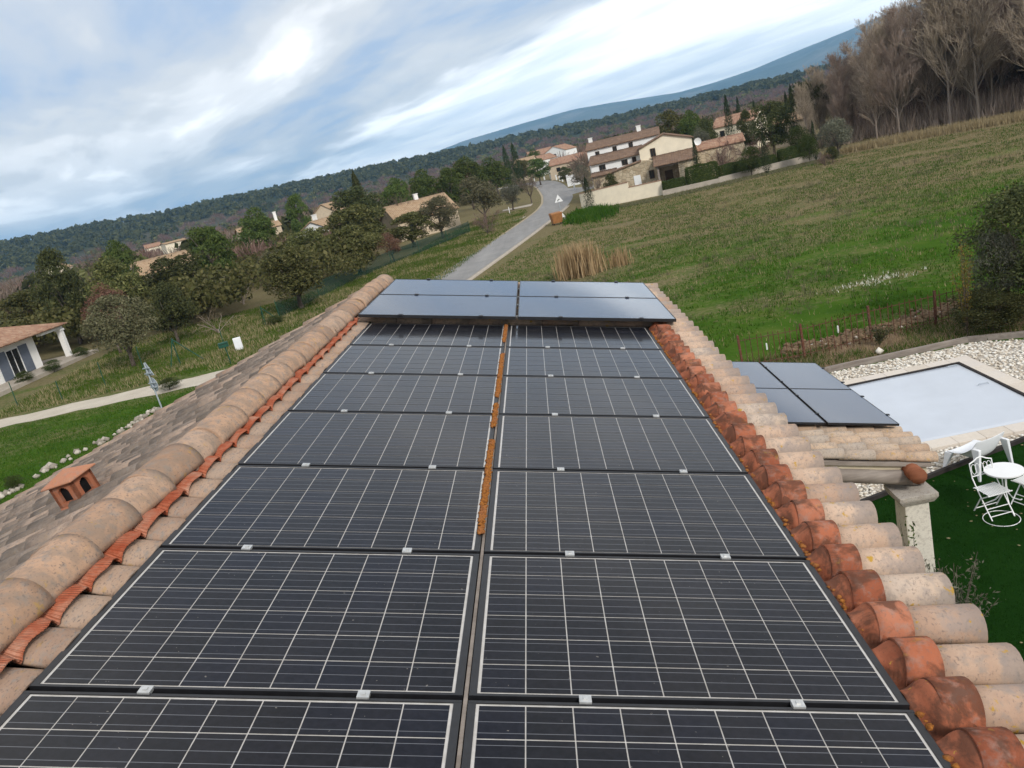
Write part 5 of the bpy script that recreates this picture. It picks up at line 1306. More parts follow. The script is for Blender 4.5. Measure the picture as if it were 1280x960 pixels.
# ------------------------------------------------------------------ vegetation
def cloud_quads(c, nrm, size, r, asp=0.6):
    n = len(c); t = r.normal(size=(n,3)); t -= nrm*(t*nrm).sum(1)[:,None]; t /= np.linalg.norm(t, axis=1)[:,None]+1e-9
    b = np.cross(nrm, t); s = size[:,None]
    V = np.stack([c-t*s, c+b*s*asp*0.7, c+t*s, c-b*s*asp*0.7], 1).reshape(-1,3)
    return V, np.arange(n*4).reshape(-1,4)
def crown_mesh(name, mat, seed, n=6500, leaf=0.022, lobes=34, z0=0.16, shape='round', gap=0.0, inner=0.25):
    """crown in a unit box: radius 0.5 in x and y, z from z0 to 1"""
    r = np.random.default_rng(seed); C_ = []; Rr = []
    zc = (z0+1)/2; hz = (1-z0)/2
    for i in range(lobes):
        a = r.uniform(0, 2*math.pi); u = r.uniform(-0.85, 1.0) if shape != 'umbrella' else r.uniform(-0.2, 1.0)
        rad = math.sqrt(max(0.02, 1-u*u))*r.uniform(0.45, 0.80)
        if shape == 'pine': rad *= (1.15 - 0.45*(u+1)/2)
        C_.append((0.5*rad*math.cos(a)*0.86, 0.5*rad*math.sin(a)*0.86, zc + hz*u*0.80)); Rr.append(r.uniform(0.09, 0.19))
    C_ = np.array(C_); Rr = np.array(Rr)
    w = Rr**2; w /= w.sum(); k = r.choice(lobes, n, p=w)
    d = r.normal(size=(n,3)); d /= np.linalg.norm(d, axis=1)[:,None]; d[:,2] = np.where(d[:,2] < -0.35, -d[:,2], d[:,2])
    rr = Rr[k]*(1 - inner*r.random(n)**1.5)*(1 + 0.10*r.normal(size=n)); st = np.array([1,1,0.9 if shape != 'pine' else 0.7])
    P = C_[k] + d*rr[:,None]*st
    nr2 = d + 0.75*r.normal(size=(n,3)); nr2 /= np.linalg.norm(nr2, axis=1)[:,None]
    V, F = cloud_quads(P, nr2, leaf*r.uniform(0.6, 1.5, n), r)
    return fast_mesh(name, V, F, mat)
def column_mesh(name, mat, seed, n=2600, leaf=0.02):
    r = np.random.default_rng(seed); z = r.random(n)**0.9; prof_ = np.minimum(1, (z*7)**0.6)*np.clip((1-z)*1.7, 0, 1)**0.7
    a = r.uniform(0, 2*math.pi, n); rad = 0.5*prof_*(0.80 + 0.22*np.sin(a*5+z*20) + 0.1*r.normal(size=n))*np.sqrt(r.uniform(0.45,1,n))
    P = np.c_[rad*np.cos(a), rad*np.sin(a), 0.03+0.97*z]; nr2 = np.c_[np.cos(a), np.sin(a), 0.6*np.ones(n)] + 0.5*r.normal(size=(n,3)); nr2 /= np.linalg.norm(nr2, axis=1)[:,None]
    V, F = cloud_quads(P, nr2, leaf*r.uniform(0.6,1.4,n), r); return fast_mesh(name, V, F, mat)
def trunk_mesh(name, mat, seed, h=0.55, rad=0.022, limbs=6, spread=0.30):
    r = random.Random(seed); mb = MB()
    p = Vector((0,0,-0.02)); pts = [p.copy()]; 
    for i in range(5): p = p + Vector((r.uniform(-.02,.02), r.uniform(-.02,.02), (h+.02)/5)); pts.append(p.copy())
    mb.tube(pts, [rad*1.4, rad*1.05, rad*0.95, rad*0.85, rad*0.7, rad*0.5], 7)
    for i in range(limbs):
        a = 2*math.pi*i/limbs + r.uniform(-.4,.4); q = pts[2+i%3]; ps = [q]
        for k in range(1, 5): ps.append(q + Vector((math.cos(a)*spread*k/4, math.sin(a)*spread*k/4, (0.10+0.06*r.random())*k*0.75)) + Vector((r.uniform(-.015,.015), r.uniform(-.015,.015), 0)))
        mb.tube(ps, [rad*.55, rad*.45, rad*.35, rad*.22, rad*.1], 5)
    return mb.mesh(name, mat, True)
def bare_mesh(seed, style='poplar', dens=1.0):
    """bare tree of unit height: (trunk mesh data, twig mesh data) as vertex lists"""
    r = np.random.default_rng(seed); tm = MB(); S = []; Rd = []   # twig segments
    def unit(v): return v/(np.linalg.norm(v)+1e-9)
    up = np.array([0,0,1.0])
    def grow(p, d, Lg, rad, lvl):
        nseg = 3 if lvl < 2 else 2; pts = [p]; q = p; dd = d
        for i in range(nseg):
            dd = unit(dd + r.normal(size=3)*0.12 + up*(0.10 if style == 'poplar' else 0.03)); q = q + dd*Lg/nseg; pts.append(q)
        if rad > 0.0022: tm.tube(pts, np.linspace(rad, rad*0.5, len(pts)), 5, False)
        else:
            for i in range(len(pts)-1): S.append((pts[i], pts[i+1])); Rd.append((rad*(1-.3*i/nseg), rad*(1-.3*(i+1)/nseg)))
        if lvl >= 3: return
        nb = int((6, 8, 7)[lvl]*dens*(0.8+0.4*r.random()))
        for i in range(nb):
            t = r.uniform(0.22, 1.0); k = min(int(t*nseg), nseg-1); bp_ = pts[k] + (pts[k+1]-pts[k])*(t*nseg-k)
            ax = unit(np.cross(dd, r.normal(size=3))); an = (0.55 if style == 'poplar' else 0.75)*r.uniform(0.7,1.3)
            grow(bp_, unit(dd*math.cos(an) + ax*math.sin(an)), Lg*r.uniform(0.38,0.62)*(1.1-0.4*t), max(rad*0.42, 0.0009), lvl+1)
    if style == 'poplar':
        pts = [np.array([0,0,-0.01])]
        for i in range(8): pts.append(np.array([r.normal(0,.010)*i*.5, r.normal(0,.010)*i*.5, 0.95*(i+1)/8]))
        tm.tube(pts, np.linspace(0.0105, 0.002, 9), 7, False)
        for i in range(int(34*dens)):
            t = r.uniform(0.09, 0.98); k = min(int(t*8), 7); b0 = pts[k] + (pts[k+1]-pts[k])*(t*8-k)
            a = r.uniform(0, 2*math.pi); el = r.uniform(0.85, 1.25); Lg = (0.30*(1-t)**0.6 + 0.07)*r.uniform(0.7,1.2)
            grow(b0, np.array([math.cos(a)*math.cos(el), math.sin(a)*math.cos(el), math.sin(el)]), Lg, 0.0034*(1.15-t), 1)
    else:
        base = np.array([0,0,0.18 if style == 'tree' else 0.02]); 
        tm.tube([(0,0,-.02),(0.005,0,0.10),base], [0.022,0.017,0.015], 7, False)
        for i in range(int(9*dens)):
            a = 2*math.pi*i/9*1.0 + r.uniform(-.3,.3); el = r.uniform(0.45, 1.35)
            grow(base, np.array([math.cos(a)*math.cos(el), math.sin(a)*math.cos(el), math.sin(el)]), r.uniform(0.42,0.62), 0.009, 0)
    A = np.array([s[0] for s in S]); B = np.array([s[1] for s in S]); ra = np.array(Rd)
    d = B-A; d /= np.linalg.norm(d, axis=1)[:,None]+1e-9; u = np.cross(d, np.tile([0.3,0.5,0.8], (len(d),1))); u /= np.linalg.norm(u, axis=1)[:,None]+1e-9; w = np.cross(d, u)
    V = []; 
    for (P, R_) in ((A, ra[:,0]), (B, ra[:,1])):
        for j in range(3):
            an = 2*math.pi*j/3; V.append(P + (u*math.cos(an) + w*math.sin(an))*R_[:,None])
    V = np.stack(V, 1).reshape(-1,3); o = (np.arange(len(A))*6)[:,None,None]
    F = (np.array([(0,1,4,3),(1,2,5,4),(2,0,3,5)])[None] + o).reshape(-1,4)
    return tm, V, F
PROTO = {}
def proto(kind, mats):
    PROTO[kind] = mats
def add_kind(kind, crown, trunk): PROTO.setdefault(kind, []).append((crown, trunk))
for i in range(4): add_kind('oak', crown_mesh('crown', M['leaf_oak'], 10+i, 8200, 0.021, 40, 0.10), trunk_mesh('trunk', M['bark'], i, 0.5, 0.026))
for i in range(3): add_kind('dark', crown_mesh('crown', M['leaf_dark'], 20+i, 8200, 0.020, 42, 0.10), trunk_mesh('trunk', M['bark'], 5+i, 0.5, 0.026))
for i in range(2): add_kind('grey', crown_mesh('crown', M['leaf_grey'], 30+i, 9500, 0.017, 44, 0.12), trunk_mesh('trunk', M['bark'], 9+i, 0.5, 0.024))
for i in range(3): add_kind('pine', crown_mesh('crown', M['leaf_pine'], 40+i, 8000, 0.019, 36, 0.14, 'pine'), trunk_mesh('trunk', M['bark'], 12+i, 0.7, 0.022))
for i in range(2): add_kind('umbrella', crown_mesh('crown', M['leaf_dark'], 50+i, 7000, 0.019, 34, 0.42, 'umbrella'), trunk_mesh('trunk', M['bark'], 15+i, 0.65, 0.024))
for i in range(2): add_kind('olive', crown_mesh('crown', M['leaf_olive'], 55+i, 6500, 0.018, 34, 0.08), trunk_mesh('trunk', M['bark'], 17+i, 0.4, 0.03))
for i in range(2): add_kind('hedge', crown_mesh('crown', M['leaf_hedge'], 60+i, 9000, 0.016, 60, 0.02, inner=0.12), trunk_mesh('trunk', M['bark'], 19+i, 0.4, 0.02))
add_kind('brownleaf', crown_mesh('crown', M['leaf_brown'], 64, 5200, 0.018, 40, 0.2, inner=0.4), trunk_mesh('trunk', M['bark'], 22, 0.6, 0.022))
for i in range(2): add_kind('cypress', column_mesh('crown', M['leaf_cypress'], 70+i, 4200, 0.020), trunk_mesh('trunk', M['bark'], 24+i, 0.3, 0.012, 2, 0.02))
add_kind('fir', column_mesh('crown', M['leaf_dark'], 75, 4200, 0.026), trunk_mesh('trunk', M['bark'], 26, 0.5, 0.016, 3, 0.08))
add_kind('shrub', crown_mesh('crown', M['leaf_dark'], 81, 17000, 0.013, 60, 0.02, inner=0.45), trunk_mesh('trunk', M['bark'], 31, 0.5, 0.012, 9, 0.30))
add_kind('shrub_olive', crown_mesh('crown', M['leaf_olive'], 82, 9000, 0.012, 50, 0.05, inner=0.5), trunk_mesh('trunk', M['bark'], 32, 0.6, 0.012, 9, 0.30))
def hedge_mesh(seed, n=24000):
    r = np.random.default_rng(seed); P = r.uniform(-1, 1, (n,3)); k = np.argmax(np.abs(P), 1); P[np.arange(n), k] = np.sign(P[np.arange(n), k])*r.uniform(0.86, 1.02, n)
    P *= 1 - 0.10*(np.abs(P).prod(1)**0.5)[:,None]; P += 0.03*np.sin(P[:,[1,2,0]]*7+seed)
    nv = np.zeros_like(P); nv[np.arange(n), k] = np.sign(P[np.arange(n), k]); nv += 0.6*r.normal(size=(n,3)); nv /= np.linalg.norm(nv, axis=1)[:,None]
    V, F = cloud_quads(P*0.5 + np.array([0,0,0.5]), nv, r.uniform(0.016, 0.032, n), r); return fast_mesh('crown', V, F, M['leaf_hedge'])
for i in range(2): add_kind('hedgebox', hedge_mesh(90+i), trunk_mesh('trunk', M['bark'], 33+i, 0.5, 0.02))
def bare_kind(kind, seed, style, bark, twig, dens=1.0):
    tm, V, F = bare_mesh(seed, style, dens); add_kind(kind, fast_mesh('twigs', V, F, twig), tm.mesh('trunk', bark, True))
for i in range(5): bare_kind('poplar', 100+i, 'poplar', M['bark_pale'], M['twig_poplar'], 1.45)
for i in range(2): bare_kind('bare', 110+i, 'tree', M['bark'], M['twig'], 1.0)
for i in range(2): bare_kind('bare_red', 120+i, 'shrub', M['bark'], M['twig_red'], 1.1)
for i in range(2): bare_kind('bare_pale', 130+i, 'shrub', M['bark_pale'], M['twig_pale'], 0.75)
used = {}; rv = random.Random(12)
NAMES = dict(oak='oak_tree', dark='evergreen_tree', grey='oak_tree', pine='pine_tree', umbrella='evergreen_tree', olive='olive_tree', hedge='clipped_bush', shrub='shrub', shrub_olive='olive_bush', hedgebox='clipped_hedge', brownleaf='oak_tree', cypress='cypress_tree', fir='conifer_tree', poplar='poplar_tree', bare='bare_tree', bare_red='bare_shrub', bare_pale='bare_tree')
CATS = dict(hedge='bush', shrub='shrub', shrub_olive='bush', hedgebox='hedge', bare_red='shrub')
def plant(kind, loc, h, w, label, group=None, z=0.0, rz=None, depth=None):
    i = used.get(kind, 0); used[kind] = i+1
    crown, trunk = PROTO[kind][i % len(PROTO[kind])]
    t = thing(NAMES[kind], label, CATS.get(kind, 'tree'), (loc[0], loc[1], z), rv.uniform(0, 6.28) if rz is None else rz, group)
    t.scale = (w, depth or w, h)
    link('trunk', trunk, t); link('twigs' if crown.name.startswith('twigs') else 'crown', crown, t)
    return t
WK = dict(poplar=2.0, bare=0.95, bare_red=0.95, bare_pale=0.95)     # how wide the bare prototypes are in units of their height
def tree_px(kind, cx, ytop, ybot, wpx, D, label, group=None):
    """survey: crown seen at (cx, ytop..ybot), wpx wide, D metres off"""
    p = at(cx, (ytop+ybot)/2, D); h = at(cx, ytop, D)[2]; q = RC @ (p-CAM); w = wpx*q[2]/FPX*1.12
    h = max(h, 1.2)
    if kind in ('bare', 'bare_red', 'bare_pale'): w *= 0.95
    return plant(kind, p, h, w, label, group)
T = [
 ('grey',147,366,440,90,58,'round grey-green oak on the verge right of the white house'),
 ('brownleaf',133,357,425,62,68,'oak with withered brown leaves behind the round grey-green oak'),
 ('dark',207,355,408,64,64,'dark evergreen oak right of the round grey-green oak'),
 ('bare_pale',265,364,416,62,63,'small bare tree with yellowish twigs on the verge'),
 ('bare_pale',294,316,378,74,80,'larger bare tree with pale fanned-out branches before the oaks'),
 ('oak',367,308,388,92,64,'big olive-green oak above the letter box'),
 ('pine',260,280,335,68,92,'bright green rounded pine among the left-hand trees'),
 ('dark',217,318,372,94,82,'wide dark oak below the bright green pine'),
 ('oak',140,324,378,84,80,'yellowish-green oak left of the wide dark oak'),
 ('dark',68,316,372,66,85,'dark pine-like tree behind the white house roof'),
 ('pine',146,300,340,54,110,'flat-topped pine rising behind the yellowish oak'),
 ('bare_red',26,338,376,46,95,'reddish bare shrub at the far left edge'),
 ('oak',28,366,410,82,95,'low oak directly behind the white house roof'),
 ('dark',88,364,415,52,88,'dark bushy oak at the corner of the white house'),
 ('bare',114,292,335,34,130,'tall pinkish bare tree far left below the hill'),
 ('bare_red',332,286,325,60,100,'mauve bare thicket right of the bright green pine'),
 ('pine',318,260,302,62,118,'pine in front of the house with the tall white chimney'),
 ('pine',371,241,285,34,135,'slender dark pine left of the pale gabled house'),
 ('oak',386,288,330,66,84,'oak crown just below the pale gabled house'),
 ('fir',447,213,262,24,118,'pointed dark conifer standing above the left oaks'),
 ('dark',444,232,282,74,112,'dense dark oak under the pointed conifer'),
 ('oak',444,256,312,84,95,'broad oak in the second row above the mesh fence'),
 ('oak',442,282,342,76,80,'large oak right behind the mesh fence'),
 ('brownleaf',488,291,330,36,84,'narrow rusty oak at the end of the mesh fence'),
 ('oak',512,267,308,68,97,'yellow-green oak left of the tan-roofed house'),
 ('grey',548,246,300,58,98,'round grey-green oak in front of the tan-roofed house'),
 ('pine',496,222,262,48,132,'left one of the bright pines above the tan roof'),
 ('pine',528,212,250,50,140,'middle one of the bright pines above the tan roof'),
 ('pine',562,208,246,46,138,'right one of the bright pines above the tan roof'),
 ('bare',494,232,268,34,116,'grey bare tree at the left end of the tan roof'),
 ('pine',582,196,232,52,150,'large dark-topped pine left of the road'),
 ('pine',616,196,228,48,165,'second large pine left of the road, nearer the cypresses'),
 ('cypress',632,181,214,14,170,'left cypress of the pair above the road bend'),
 ('cypress',643,178,212,16,172,'right cypress of the pair above the road bend'),
 ('grey',600,218,278,56,106,'tall olive-brown oak beside the garden path'),
 ('olive',638,230,260,32,122,'round olive-green bush by the road bend'),
 ('bare',660,210,252,40,128,'bare grey-brown thicket at the inside of the bend'),
 ('bare_red',604,245,287,38,90,'small pinkish bare tree on the grass by the road'),
 ('pine',672,197,226,36,190,'pine behind the bollards of the road bend'),
 ('dark',706,209,226,20,170,'dark bush beside the white gate panel'),
 ('bare',728,200,232,40,128,'bare tree left of the white farm wing'),
 ('bare',744,212,240,26,98,'bare branching tree behind the garden wall'),
 ('cypress',733,221,246,14,90,'narrow dark shrub at the left end of the garden wall'),
 ('dark',763,218,242,20,94,'ivy-dark bush before the stone front'),
 ('cypress',869,176,208,13,90,'slim cypress at the corner of the stone lean-to'),
 ('cypress',909,118,160,15,125,'tall cypress in front of the red-roofed cream house'),
 ('cypress',922,120,138,9,175,'small cypress behind the red roof'),
 ('cypress',942,124,138,8,180,'tiny cypress right of the red roof'),
 ('cypress',990,105,152,15,120,'tall cypress on the left of the umbrella-shaped evergreen'),
 ('cypress',983,114,148,11,124,'shorter cypress next to the tall one'),
 ('cypress',955,166,202,13,88,'slim dark cypress rising out of the hedge'),
 ('cypress',1017,150,192,9,92,'thin cypress right of the pollarded tree'),
 ('cypress',1022,95,108,8,210,'distant cypress against the mountain foot'),
 ('umbrella',1012,104,158,54,112,'dark umbrella-shaped evergreen beside the bare grove'),
 ('dark',962,126,162,54,112,'broad dark evergreen right of the red-roofed house'),
 ('dark',932,140,160,26,118,'dark bush under the broad evergreen'),
 ('bare_red',902,156,195,50,96,'reddish bare shrub behind the low wall'),
 ('bare_red',938,150,188,52,98,'mauve bare shrub behind the clipped yellow-green bush'),
 ('bare_pale',975,164,190,34,94,'pollarded tree with knobbly pale branches'),
 ('olive',1044,148,180,44,92,'silvery olive tree at the end of the hedge'),
 ('olive',876,160,180,28,112,'pale shrub behind the satellite dish'),
 ('oak',838,140,168,52,150,'green tree behind the farmhouse ridge'),
 ('pine',862,138,165,38,135,'bright green tree right of the cream gable'),
 ('dark',880,150,180,34,118,'dark tree between farmhouse and red-roofed house'),
 ('bare_red',1030,185,206,26,84,'purplish shrub at the end of the low wall'),
 ('dark',1040,183,196,18,86,'small dark bush at the wall end'),
 ('bare',690,198,222,30,205,'bare tree in front of the white house behind the bend'),
 ('oak',652,200,222,26,215,'green bush hiding the ochre house by the bend'),
 ('bare',715,196,222,26,180,'bare tree in front of the long beige building'),
 ('pine',668,186,206,26,270,'distant green pine among the village houses'),
 ('olive',726,206,232,24,135,'pale bare-looking shrub beside the white gate panel'),
]
for t_ in T: tree_px(*t_)
# clipped hedge lengths behind the low wall, domed bushes between them
hw = [np.array(p[:2]) for p in mb_]; hl = np.r_[0, np.cumsum([np.linalg.norm(hw[i+1]-hw[i]) for i in range(3)])]
for (s0, s1, h, off, lab) in ((0.1,2.6,1.45,0.9,'low clipped hedge block next to the garden wall'), (2.7,6.2,2.35,1.0,'tall clipped hedge in front of the stone lean-to'), (6.3,9.6,1.75,0.9,'dark clipped hedge left of the yellow-green domed bush'), (9.7,13.2,1.55,0.9,'clipped hedge right of the yellow-green domed bush'), (13.3,17.0,1.9,1.0,'tall clipped hedge near the right end of the low wall')):
    sm_ = (s0+s1)/2; p = np.array([np.interp(sm_, hl, [q[0] for q in hw]), np.interp(sm_, hl, [q[1] for q in hw])]); i = min(2, int(np.searchsorted(hl, sm_)-1)); d = (hw[i+1]-hw[i])/np.linalg.norm(hw[i+1]-hw[i])
    plant('hedgebox', p + np.array([-d[1], d[0]])*off, h, s1-s0, lab, 'clipped hedges of the farm garden', rz=math.atan2(d[1], d[0]), depth=1.1)
for (cx, yt, yb, w, D, lab) in ((937,184,220,34,89.5,'domed yellow-green clipped bush'), (1010,168,198,26,90,'domed clipped bush near the wall end'), (998,158,175,34,97,'clipped bush behind the pollarded tree')):
    tree_px('hedge', cx, yt, yb, w, D, lab, 'clipped domed bushes of the farm garden')
# the bare grove
rg_ = np.random.default_rng(23); ORD = ['first','second','third','fourth','fifth','sixth','seventh','eighth','ninth','tenth','eleventh','twelfth','thirteenth']
n = 0
for row, (off, cnt) in enumerate(((1.0, 13), (5, 15), (10, 15), (17, 16), (26, 16))):
    for i in range(cnt):
        t = (i + rg_.uniform(-.3,.3))/(cnt-1)
        b0 = np.array([33.8, 93.5]); b1 = np.array([72, 64.5]); p = b0 + (b1-b0)*t; nv = np.array([0.60, 0.80]); p = p + nv*(off + rg_.uniform(-1.5,1.5))
        h = np.interp(t, [0,0.12,0.3,0.6,1.0], [8.5,12,15.5,17,18])*rg_.uniform(0.88,1.10); w = h*rg_.uniform(0.62,0.85)
        plant('poplar', p, h, w*1.25, [f'bare poplar in the front rank of the grove, {ORD[min(i,12)]} from its left end', 'bare poplar in the second rank of the grove', 'bare poplar deep inside the grove', 'bare poplar deep inside the grove', 'bare poplar deep inside the grove'][row], 'bare poplars of the grove')
P = []
for i in range(1):
    pass
# undergrowth of the grove: one tangle
def thicket(name, pts, h0, h1, mat, label, seed, per=26):
    r = np.random.default_rng(seed); n = len(pts); c = np.repeat(pts, per, 0); N_ = n*per
    h = np.repeat(r.uniform(h0, h1, n), per)*r.uniform(0.4,1.0,N_); a = r.uniform(0, 2*math.pi, N_); k = r.uniform(0.05, 0.55, N_)
    A = np.c_[c + r.normal(0, .35, (N_,2)), np.zeros(N_)-0.02]; B = A + np.c_[np.cos(a)*k*h, np.sin(a)*k*h, h]
    b = r.uniform(0, 2*math.pi, N_); d = np.c_[np.cos(b), np.sin(b), np.zeros(N_)]*0.028
    V = np.stack([A-d, A+d, B+d*.3, B-d*.3], 1).reshape(-1,3)
    return tag(link(name, fast_mesh(name, V, np.arange(N_*4).reshape(-1,4), mat)), label, 'undergrowth', kind='stuff')
b0 = np.array([33.5,95]); b1 = np.array([74,65]); tt = rg_.random((900,1)); pts = b0 + (b1-b0)*tt + np.array([0.60,0.80])*rg_.uniform(0.5,26,(900,1))
thicket('grove_undergrowth', pts, 1.0, 3.6, M['twig_poplar'], 'tangled brown undergrowth between the poplar trunks', 31)
pts2 = b0 + (b1-b0)*rg_.random((260,1)) + np.array([0.60,0.80])*rg_.uniform(12,30,(260,1))
thicket('grove_brambles', pts2, 2.0, 5.5, M['twig_red'], 'dark reddish brush filling the back of the grove', 32, 40)
# near shrubs
sh = G(1243,425)
plant('shrub', (sh[0]+2.0, sh[1]+1.3), 3.7, 4.4, 'dark leafy shrub at the right edge beyond the pool', rz=0.4)
plant('shrub', (sh[0]+0.3, sh[1]+0.7), 1.25, 2.6, 'low spreading juniper at the foot of the dark shrub', rz=1.4)
plant('shrub_olive', (sh[0]+0.95, sh[1]+1.3), 2.7, 1.9, 'silvery olive bush behind the dark shrub by the fence', rz=2.0)
M_y = crown_mesh('crown', M['leaf_yellow'], 91, 700, 0.030, 16, 0.1, inner=0.6)
def sprig(loc, h, w, label, mat, n=9, seed=1, leafn=60, name='sapling'):
    r = np.random.default_rng(seed); t = thing(name, label, 'plant', (loc[0], loc[1], 0)); mb = MB(); LP2 = []; 
    for i in range(n):
        a = r.uniform(0, 2*math.pi); k = r.uniform(0.1, 1)*w; hh = h*r.uniform(0.55, 1); pts = []
        for s in np.linspace(0, 1, 6): pts.append((math.cos(a)*k*s**1.5, math.sin(a)*k*s**1.5, hh*s - 0.1*k*s*s))
        mb.tube(pts, np.linspace(0.010, 0.003, 6), 4, False)
        for j in range(leafn//n + 1):
            s = r.uniform(0.25, 1); LP2.append((math.cos(a)*k*s**1.5 + r.normal(0,.05), math.sin(a)*k*s**1.5 + r.normal(0,.05), hh*s - 0.1*k*s*s + r.normal(0,.04)))
    mb.build('stems', M['bark'], t)
    P = np.array(LP2); nv = r.normal(size=P.shape); nv /= np.linalg.norm(nv, axis=1)[:,None]
    V, F = cloud_quads(P, nv, r.uniform(0.02, 0.045, len(P)), r, 0.5); link('leaves', fast_mesh('leaves', V, F, mat), t); return t
y1 = at(1204,335,24.0); sprig((y1[0], y1[1]), 2.9, 0.35, 'thin yellowing sapling left of the dark shrub', M['leaf_yellow'], 12, 3, 1100)
y2 = at(1256,300,27.5); sprig((y2[0], y2[1]), 3.6, 0.45, 'yellow-leaved sapling behind the dark shrub', M['leaf_yellow'], 12, 4, 1100)
fb = G(1100,432); sprig((fb[0], fb[1]), 0.75, 0.45, 'small green bush against the rusty fence', M['leaf_dark'], 16, 5, 700, 'bush')
# climbing plant at the pillar
pl = np.array([4.62, 0.42]); sprig(pl, 1.75, 0.55, 'wispy half-bare climber at the foot of the porch pillar', M['leaf_olive'], 26, 6, 1100, 'climber')
pl2 = np.array([4.30, 0.72]); sprig(pl2, 2.1, 0.16, 'thin leafy shoot against the porch pillar', M['leaf_hedge'], 8, 7, 380, 'climber')
for i, (px, py, lab) in enumerate(((32,480,'low green bush at the white house wall'), (68,465,'leafy bush at the white house terrace edge'), (102,448,'small dark bush beside the terrace column'))):
    g = G(px, py); plant('hedge', g, 0.9, 1.7, lab, 'bushes along the white house terrace')
# bushes scattered along the verge beside the roof
for (px, py, h, w, lab) in ((20,612,0.55,0.8,'small green bush beside the white border stones'), (212,487,0.6,1.6,'green weeds clump at the foot of the traffic sign'), (345,405,0.6,1.8,'green weed clump beside the meter cabinet')):
    g = G(px, py); plant('hedge', g, h, w, lab)
# dry reed clumps
def reeds(px0, px1, py, n, h, seed, label):
    r = np.random.default_rng(seed); A = G(px0, py); B = G(px1, py); c = (A+B)/2
    t = thing('reed_clump', label, 'reeds', (c[0], c[1], 0)); w = np.linalg.norm(B-A)/2
    q = r.normal(0, 0.5, (n,2))*w*np.array([1,0.7]); q = q[np.hypot(q[:,0], q[:,1]) < w*1.15]; n = len(q)
    hh = h*r.uniform(0.5, 1.05, n)*np.exp(-0.15*(np.hypot(q[:,0],q[:,1])/w)**2); a = r.uniform(0, 2*math.pi, n); k = r.uniform(0, .22, n)
    base = np.c_[q, np.zeros(n)-.03]; tip = base + np.c_[np.cos(a)*k*hh, np.sin(a)*k*hh, hh]; mid = (base+tip)/2 + np.c_[r.normal(0,.03,(n,2)), np.zeros(n)]
    b = r.uniform(0, 2*math.pi, n); d = np.c_[np.cos(b), np.sin(b), np.zeros(n)]*0.014
    V = np.stack([base-d, base+d, mid+d*1.6, mid-d*1.6, tip+d*.3, tip-d*.3], 1).reshape(-1,3); o = (np.arange(n)*6)[:,None,None]
    F = (np.array([(0,1,2,3),(3,2,4,5)])[None]+o).reshape(-1,4)
    s = link('stalks', fast_mesh('stalks', V, F, M['reed']), t); s['kind'] = 'stuff'; return t
reeds(709,745,344,900,2.1,1,'tall dry reed clump just beyond the far end of the roof')
reeds(766,786,332,110,1.3,2,'smaller sparse dry reed clump right of the tall one')
# ---- woods that read as one mass: plain beyond the village, wooded hill
def mass(name, pts, h, w, mat, label, seed, per=22, ls=0.26, bare=False):
    r = np.random.default_rng(seed); n = len(pts); k = np.repeat(np.arange(n), per); N_ = n*per
    d = r.normal(size=(N_,3)); d /= np.linalg.norm(d, axis=1)[:,None]; d[:,2] = np.abs(d[:,2])*0.9 - (0.45 if ls < 0.2 else 0.15)
    lob = 1 + 0.22*np.sin(d[:,0]*5 + k*1.7)*np.sin(d[:,1]*5 + k*2.3)
    c = np.c_[pts[:,0], pts[:,1], pts[:,2] + h*0.5][k]; rad = np.c_[w/2, w/2, h*0.52][k]*(r.uniform(0.6,1.0,N_)*lob)[:,None]
    P = c + d*rad
    if bare:      # upright wisps fanning out from the stool
        ax = d*np.array([1,1,0.6]) + np.array([0,0,0.9]) + 0.25*r.normal(size=(N_,3)); ax /= np.linalg.norm(ax, axis=1)[:,None]
        sd_ = np.cross(ax, r.normal(size=(N_,3))); sd_ /= np.linalg.norm(sd_, axis=1)[:,None]+1e-9
        Lg = (h[k]*0.20*r.uniform(0.6,1.4,N_))[:,None]; wd_ = (h[k]*0.016*r.uniform(0.6,1.4,N_))[:,None]
        V = np.stack([P-ax*Lg-sd_*wd_, P-ax*Lg+sd_*wd_, P+ax*Lg+sd_*wd_*.4, P+ax*Lg-sd_*wd_*.4], 1).reshape(-1,3); F = np.arange(N_*4).reshape(-1,4)
    else:
        nv = d + 0.5*r.normal(size=(N_,3)); nv /= np.linalg.norm(nv, axis=1)[:,None]
        V, F = cloud_quads(P, nv, (w[k]*ls)*r.uniform(0.6,1.3,N_), r, 0.9)
    return tag(link(name, fast_mesh(name, V, F, mat)), label, 'woods', kind='stuff')
def polar(n, D0, D1, a0, a1, r, pw=1.0):
    a = np.radians(r.uniform(a0, a1, n)); D = D0 + (D1-D0)*r.random(n)**pw
    return np.c_[CAM[0]+D*np.sin(a), CAM[1]+D*np.cos(a)], D, np.degrees(a)
rm = np.random.default_rng(44)
def band(name, n, D0, D1, a0, a1, h0, h1, mat, label, seed, thr=0.0, sd=3, sc=0.02, per=70, ls=0.12, bare=False):
    q, D, a = polar(n, D0, D1, a0, a1, rm); v = fbm(q[:,0]*sc, q[:,1]*sc, sd); q = q[v > thr]; D = D[v > thr]
    road_d = np.min(np.hypot(q[:,0][:,None]-cl[None,::4,0], q[:,1][:,None]-cl[None,::4,1]), axis=1); q = q[road_d > 9]; q = q[~((q[:,0] < -33) & (q[:,1] < 60))]
    h = rm.uniform(h0, h1, len(q)); return mass(name, np.c_[q, np.zeros(len(q))], h, h*rm.uniform(0.9,1.4,len(q)), mat, label, seed, per, ls, bare)
band('far_bare_woods', 2600, 190, 800, -46, 26, 4, 7.5, M['twig_red'], 'brown leafless woods on the plain below the hill', 1, -0.2, 3, per=110, bare=True)
